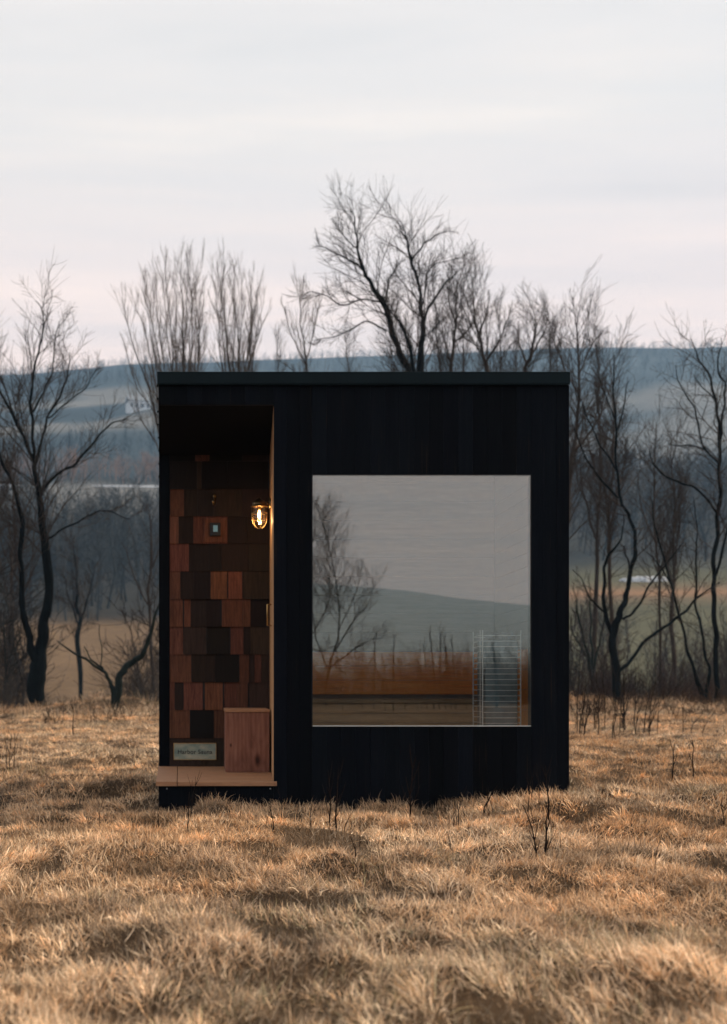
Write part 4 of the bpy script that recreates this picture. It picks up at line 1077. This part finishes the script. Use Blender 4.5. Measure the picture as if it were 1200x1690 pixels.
def snow(px0, px1, py, z, hh, label):
    n = 26; V = []
    while VY-(g1(px_x((px0+px1)/2, z), z)-EYE)*F/z > py+2 and z < 400: z += 1
    for i in range(n+1):
        t = i/n; x = px_x(px0+(px1-px0)*t, z); e = math.sin(math.pi*t)**.35; w = 1.6*e*random.uniform(.8, 1.2); h = hh*e*random.uniform(.8, 1.15)+.02
        gz = g1(x, z)
        for (dy, dz) in ((-w, -.5), (-w*.8, h*.75), (0, h), (w*.9, h*.7), (w*1.1, -.5)): V.append((x, z+dy, gz+dz))
    Fc = [(i*5+j, (i+1)*5+j, (i+1)*5+j+1, i*5+j+1) for i in range(n) for j in range(4)]
    mb = MB(); mb.add(V, Fc); tag(mb.build('snow_bank', M['snow'], None, True), label, 'snow', kind='structure')
snow(1022, 1108, 956, 150, .6, 'long white snow bank along the far edge of the green field')
snow(148, 300, 802, 280, .35, 'thin white snow line below the rust coloured trees')
snow(-30, 34, 802, 280, .5, 'white snow line at the far left')

# ------------------------------------------------------------------ air
hb = MB(); hb.box(-1195, 1395, -1495, 955, float(ZZ.min())-1, float(ZZ.max())+9)
hz_m = bpy.data.materials.new('valley_haze'); hz_m.use_nodes = True; nt = hz_m.node_tree
for n in list(nt.nodes): nt.nodes.remove(n)
o = N(nt, 'ShaderNodeOutputMaterial'); pv = N(nt, 'ShaderNodeVolumePrincipled')
pv.inputs['Color'].default_value = (.42, .69, 1.0, 1); pv.inputs['Density'].default_value = .00037; pv.inputs['Anisotropy'].default_value = .1
nt.links.new(pv.outputs[0], o.inputs['Volume'])
tag(hb.build('haze', hz_m), 'thin blue evening haze lying over the valley', 'haze', kind='stuff')

# ------------------------------------------------------------------ light
SUN_EL = 37.0; SUN_AZ = R(72)            # azimuth from +Y towards +X
sd = Vector((math.sin(SUN_AZ)*math.cos(R(SUN_EL)), math.cos(SUN_AZ)*math.cos(R(SUN_EL)), math.sin(R(SUN_EL))))
sl = bpy.data.lights.new('sun', 'SUN'); sl.energy = 4.2; sl.angle = R(9.0); sl.color = (1.0, .82, .63)
so = bpy.data.objects.new('sun', sl); COL.objects.link(so); so.rotation_euler = (-sd).to_track_quat('-Z', 'Y').to_euler(); so.location = sd*50

w = bpy.data.worlds.new('World'); sc.world = w; w.use_nodes = True; nt = w.node_tree
for n in list(nt.nodes): nt.nodes.remove(n)
out = N(nt, 'ShaderNodeOutputWorld')
sky = N(nt, 'ShaderNodeTexSky'); sky.sky_type = 'NISHITA'; sky.sun_disc = False; sky.sun_elevation = R(SUN_EL); sky.sun_rotation = SUN_AZ
sky.air_density = 1.0; sky.dust_density = 3.0
b1 = N(nt, 'ShaderNodeBackground'); b1.inputs[1].default_value = .08; nt.links.new(sky.outputs[0], b1.inputs[0])
tc = N(nt, 'ShaderNodeTexCoord'); sep = N(nt, 'ShaderNodeSeparateXYZ'); nt.links.new(tc.outputs['Generated'], sep.inputs[0])
# cloud sheet: the view direction projected on a flat layer overhead, streaked from side to side
mx = N(nt, 'ShaderNodeMath', operation='MAXIMUM'); nt.links.new(sep.outputs[2], mx.inputs[0]); mx.inputs[1].default_value = .04
dx_ = N(nt, 'ShaderNodeMath', operation='DIVIDE'); nt.links.new(sep.outputs[0], dx_.inputs[0]); nt.links.new(mx.outputs[0], dx_.inputs[1])
dy_ = N(nt, 'ShaderNodeMath', operation='DIVIDE'); nt.links.new(sep.outputs[1], dy_.inputs[0]); nt.links.new(mx.outputs[0], dy_.inputs[1])
cmb = N(nt, 'ShaderNodeCombineXYZ'); nt.links.new(dx_.outputs[0], cmb.inputs[0]); nt.links.new(dy_.outputs[0], cmb.inputs[1])
mp = N(nt, 'ShaderNodeMapping'); mp.inputs['Scale'].default_value = (.55, 2.6, 1); mp.inputs['Rotation'].default_value = (0, 0, R(6)); mp.inputs['Location'].default_value = (1.3, .4, 0); nt.links.new(cmb.outputs[0], mp.inputs[0])
cn = N(nt, 'ShaderNodeTexNoise', Scale=1.0, Detail=5, Roughness=.55, Distortion=.3); nt.links.new(mp.outputs[0], cn.inputs['Vector'])
grad = ramp(nt, sep.outputs[2], [(0.0, (.855,.68,.61)), (.24, (.875,.71,.645)), (.33, (.84,.72,.67)), (.43, (.755,.715,.68)), (.56, (.85,.778,.725)), (.75, (.70,.70,.71)), (1.0, (.62,.64,.67))])
cl = ramp(nt, cn.outputs[0], [(.34, (.86,.895,.93)), (.47, (.96,.97,.985)), (.56, (1.02,1.005,1.0)), (.66, (1.13,1.08,1.04))])
cc = mix(nt, 'MULTIPLY', .85, grad, cl)
b2 = N(nt, 'ShaderNodeBackground'); b2.inputs[1].default_value = 1.0; nt.links.new(cc, b2.inputs[0])
xs = N(nt, 'ShaderNodeMixShader'); xs.inputs[0].default_value = .92
nt.links.new(b1.outputs[0], xs.inputs[1]); nt.links.new(b2.outputs[0], xs.inputs[2]); nt.links.new(xs.outputs[0], out.inputs[0])

# ------------------------------------------------------------------ camera
cam = bpy.data.cameras.new('camera'); co = bpy.data.objects.new('camera', cam); COL.objects.link(co); sc.camera = co
co.location = (0, 0, EYE); co.rotation_euler = (R(90), 0, 0)
cam.sensor_fit = 'VERTICAL'; cam.sensor_height = 36; cam.sensor_width = 36; cam.lens = F/1690*36
cam.shift_x = (600-VX)/1690; cam.shift_y = (VY-845)/1690
cam.clip_start = .1; cam.clip_end = 5000
cam.dof.use_dof = True; cam.dof.focus_distance = 5.8; cam.dof.aperture_fstop = cam.lens/14.0
sc.view_settings.view_transform = 'Standard'; sc.view_settings.look = 'None'; sc.view_settings.exposure = .38; sc.view_settings.gamma = 1
cy = sc.cycles; cy.use_denoising = True
try: cy.denoiser = 'OPENIMAGEDENOISE'
except Exception: pass
cy.max_bounces = 8; cy.adaptive_threshold = .006; cy.transparent_max_bounces = 12; cy.volume_bounces = 1; cy.sample_clamp_indirect = 6
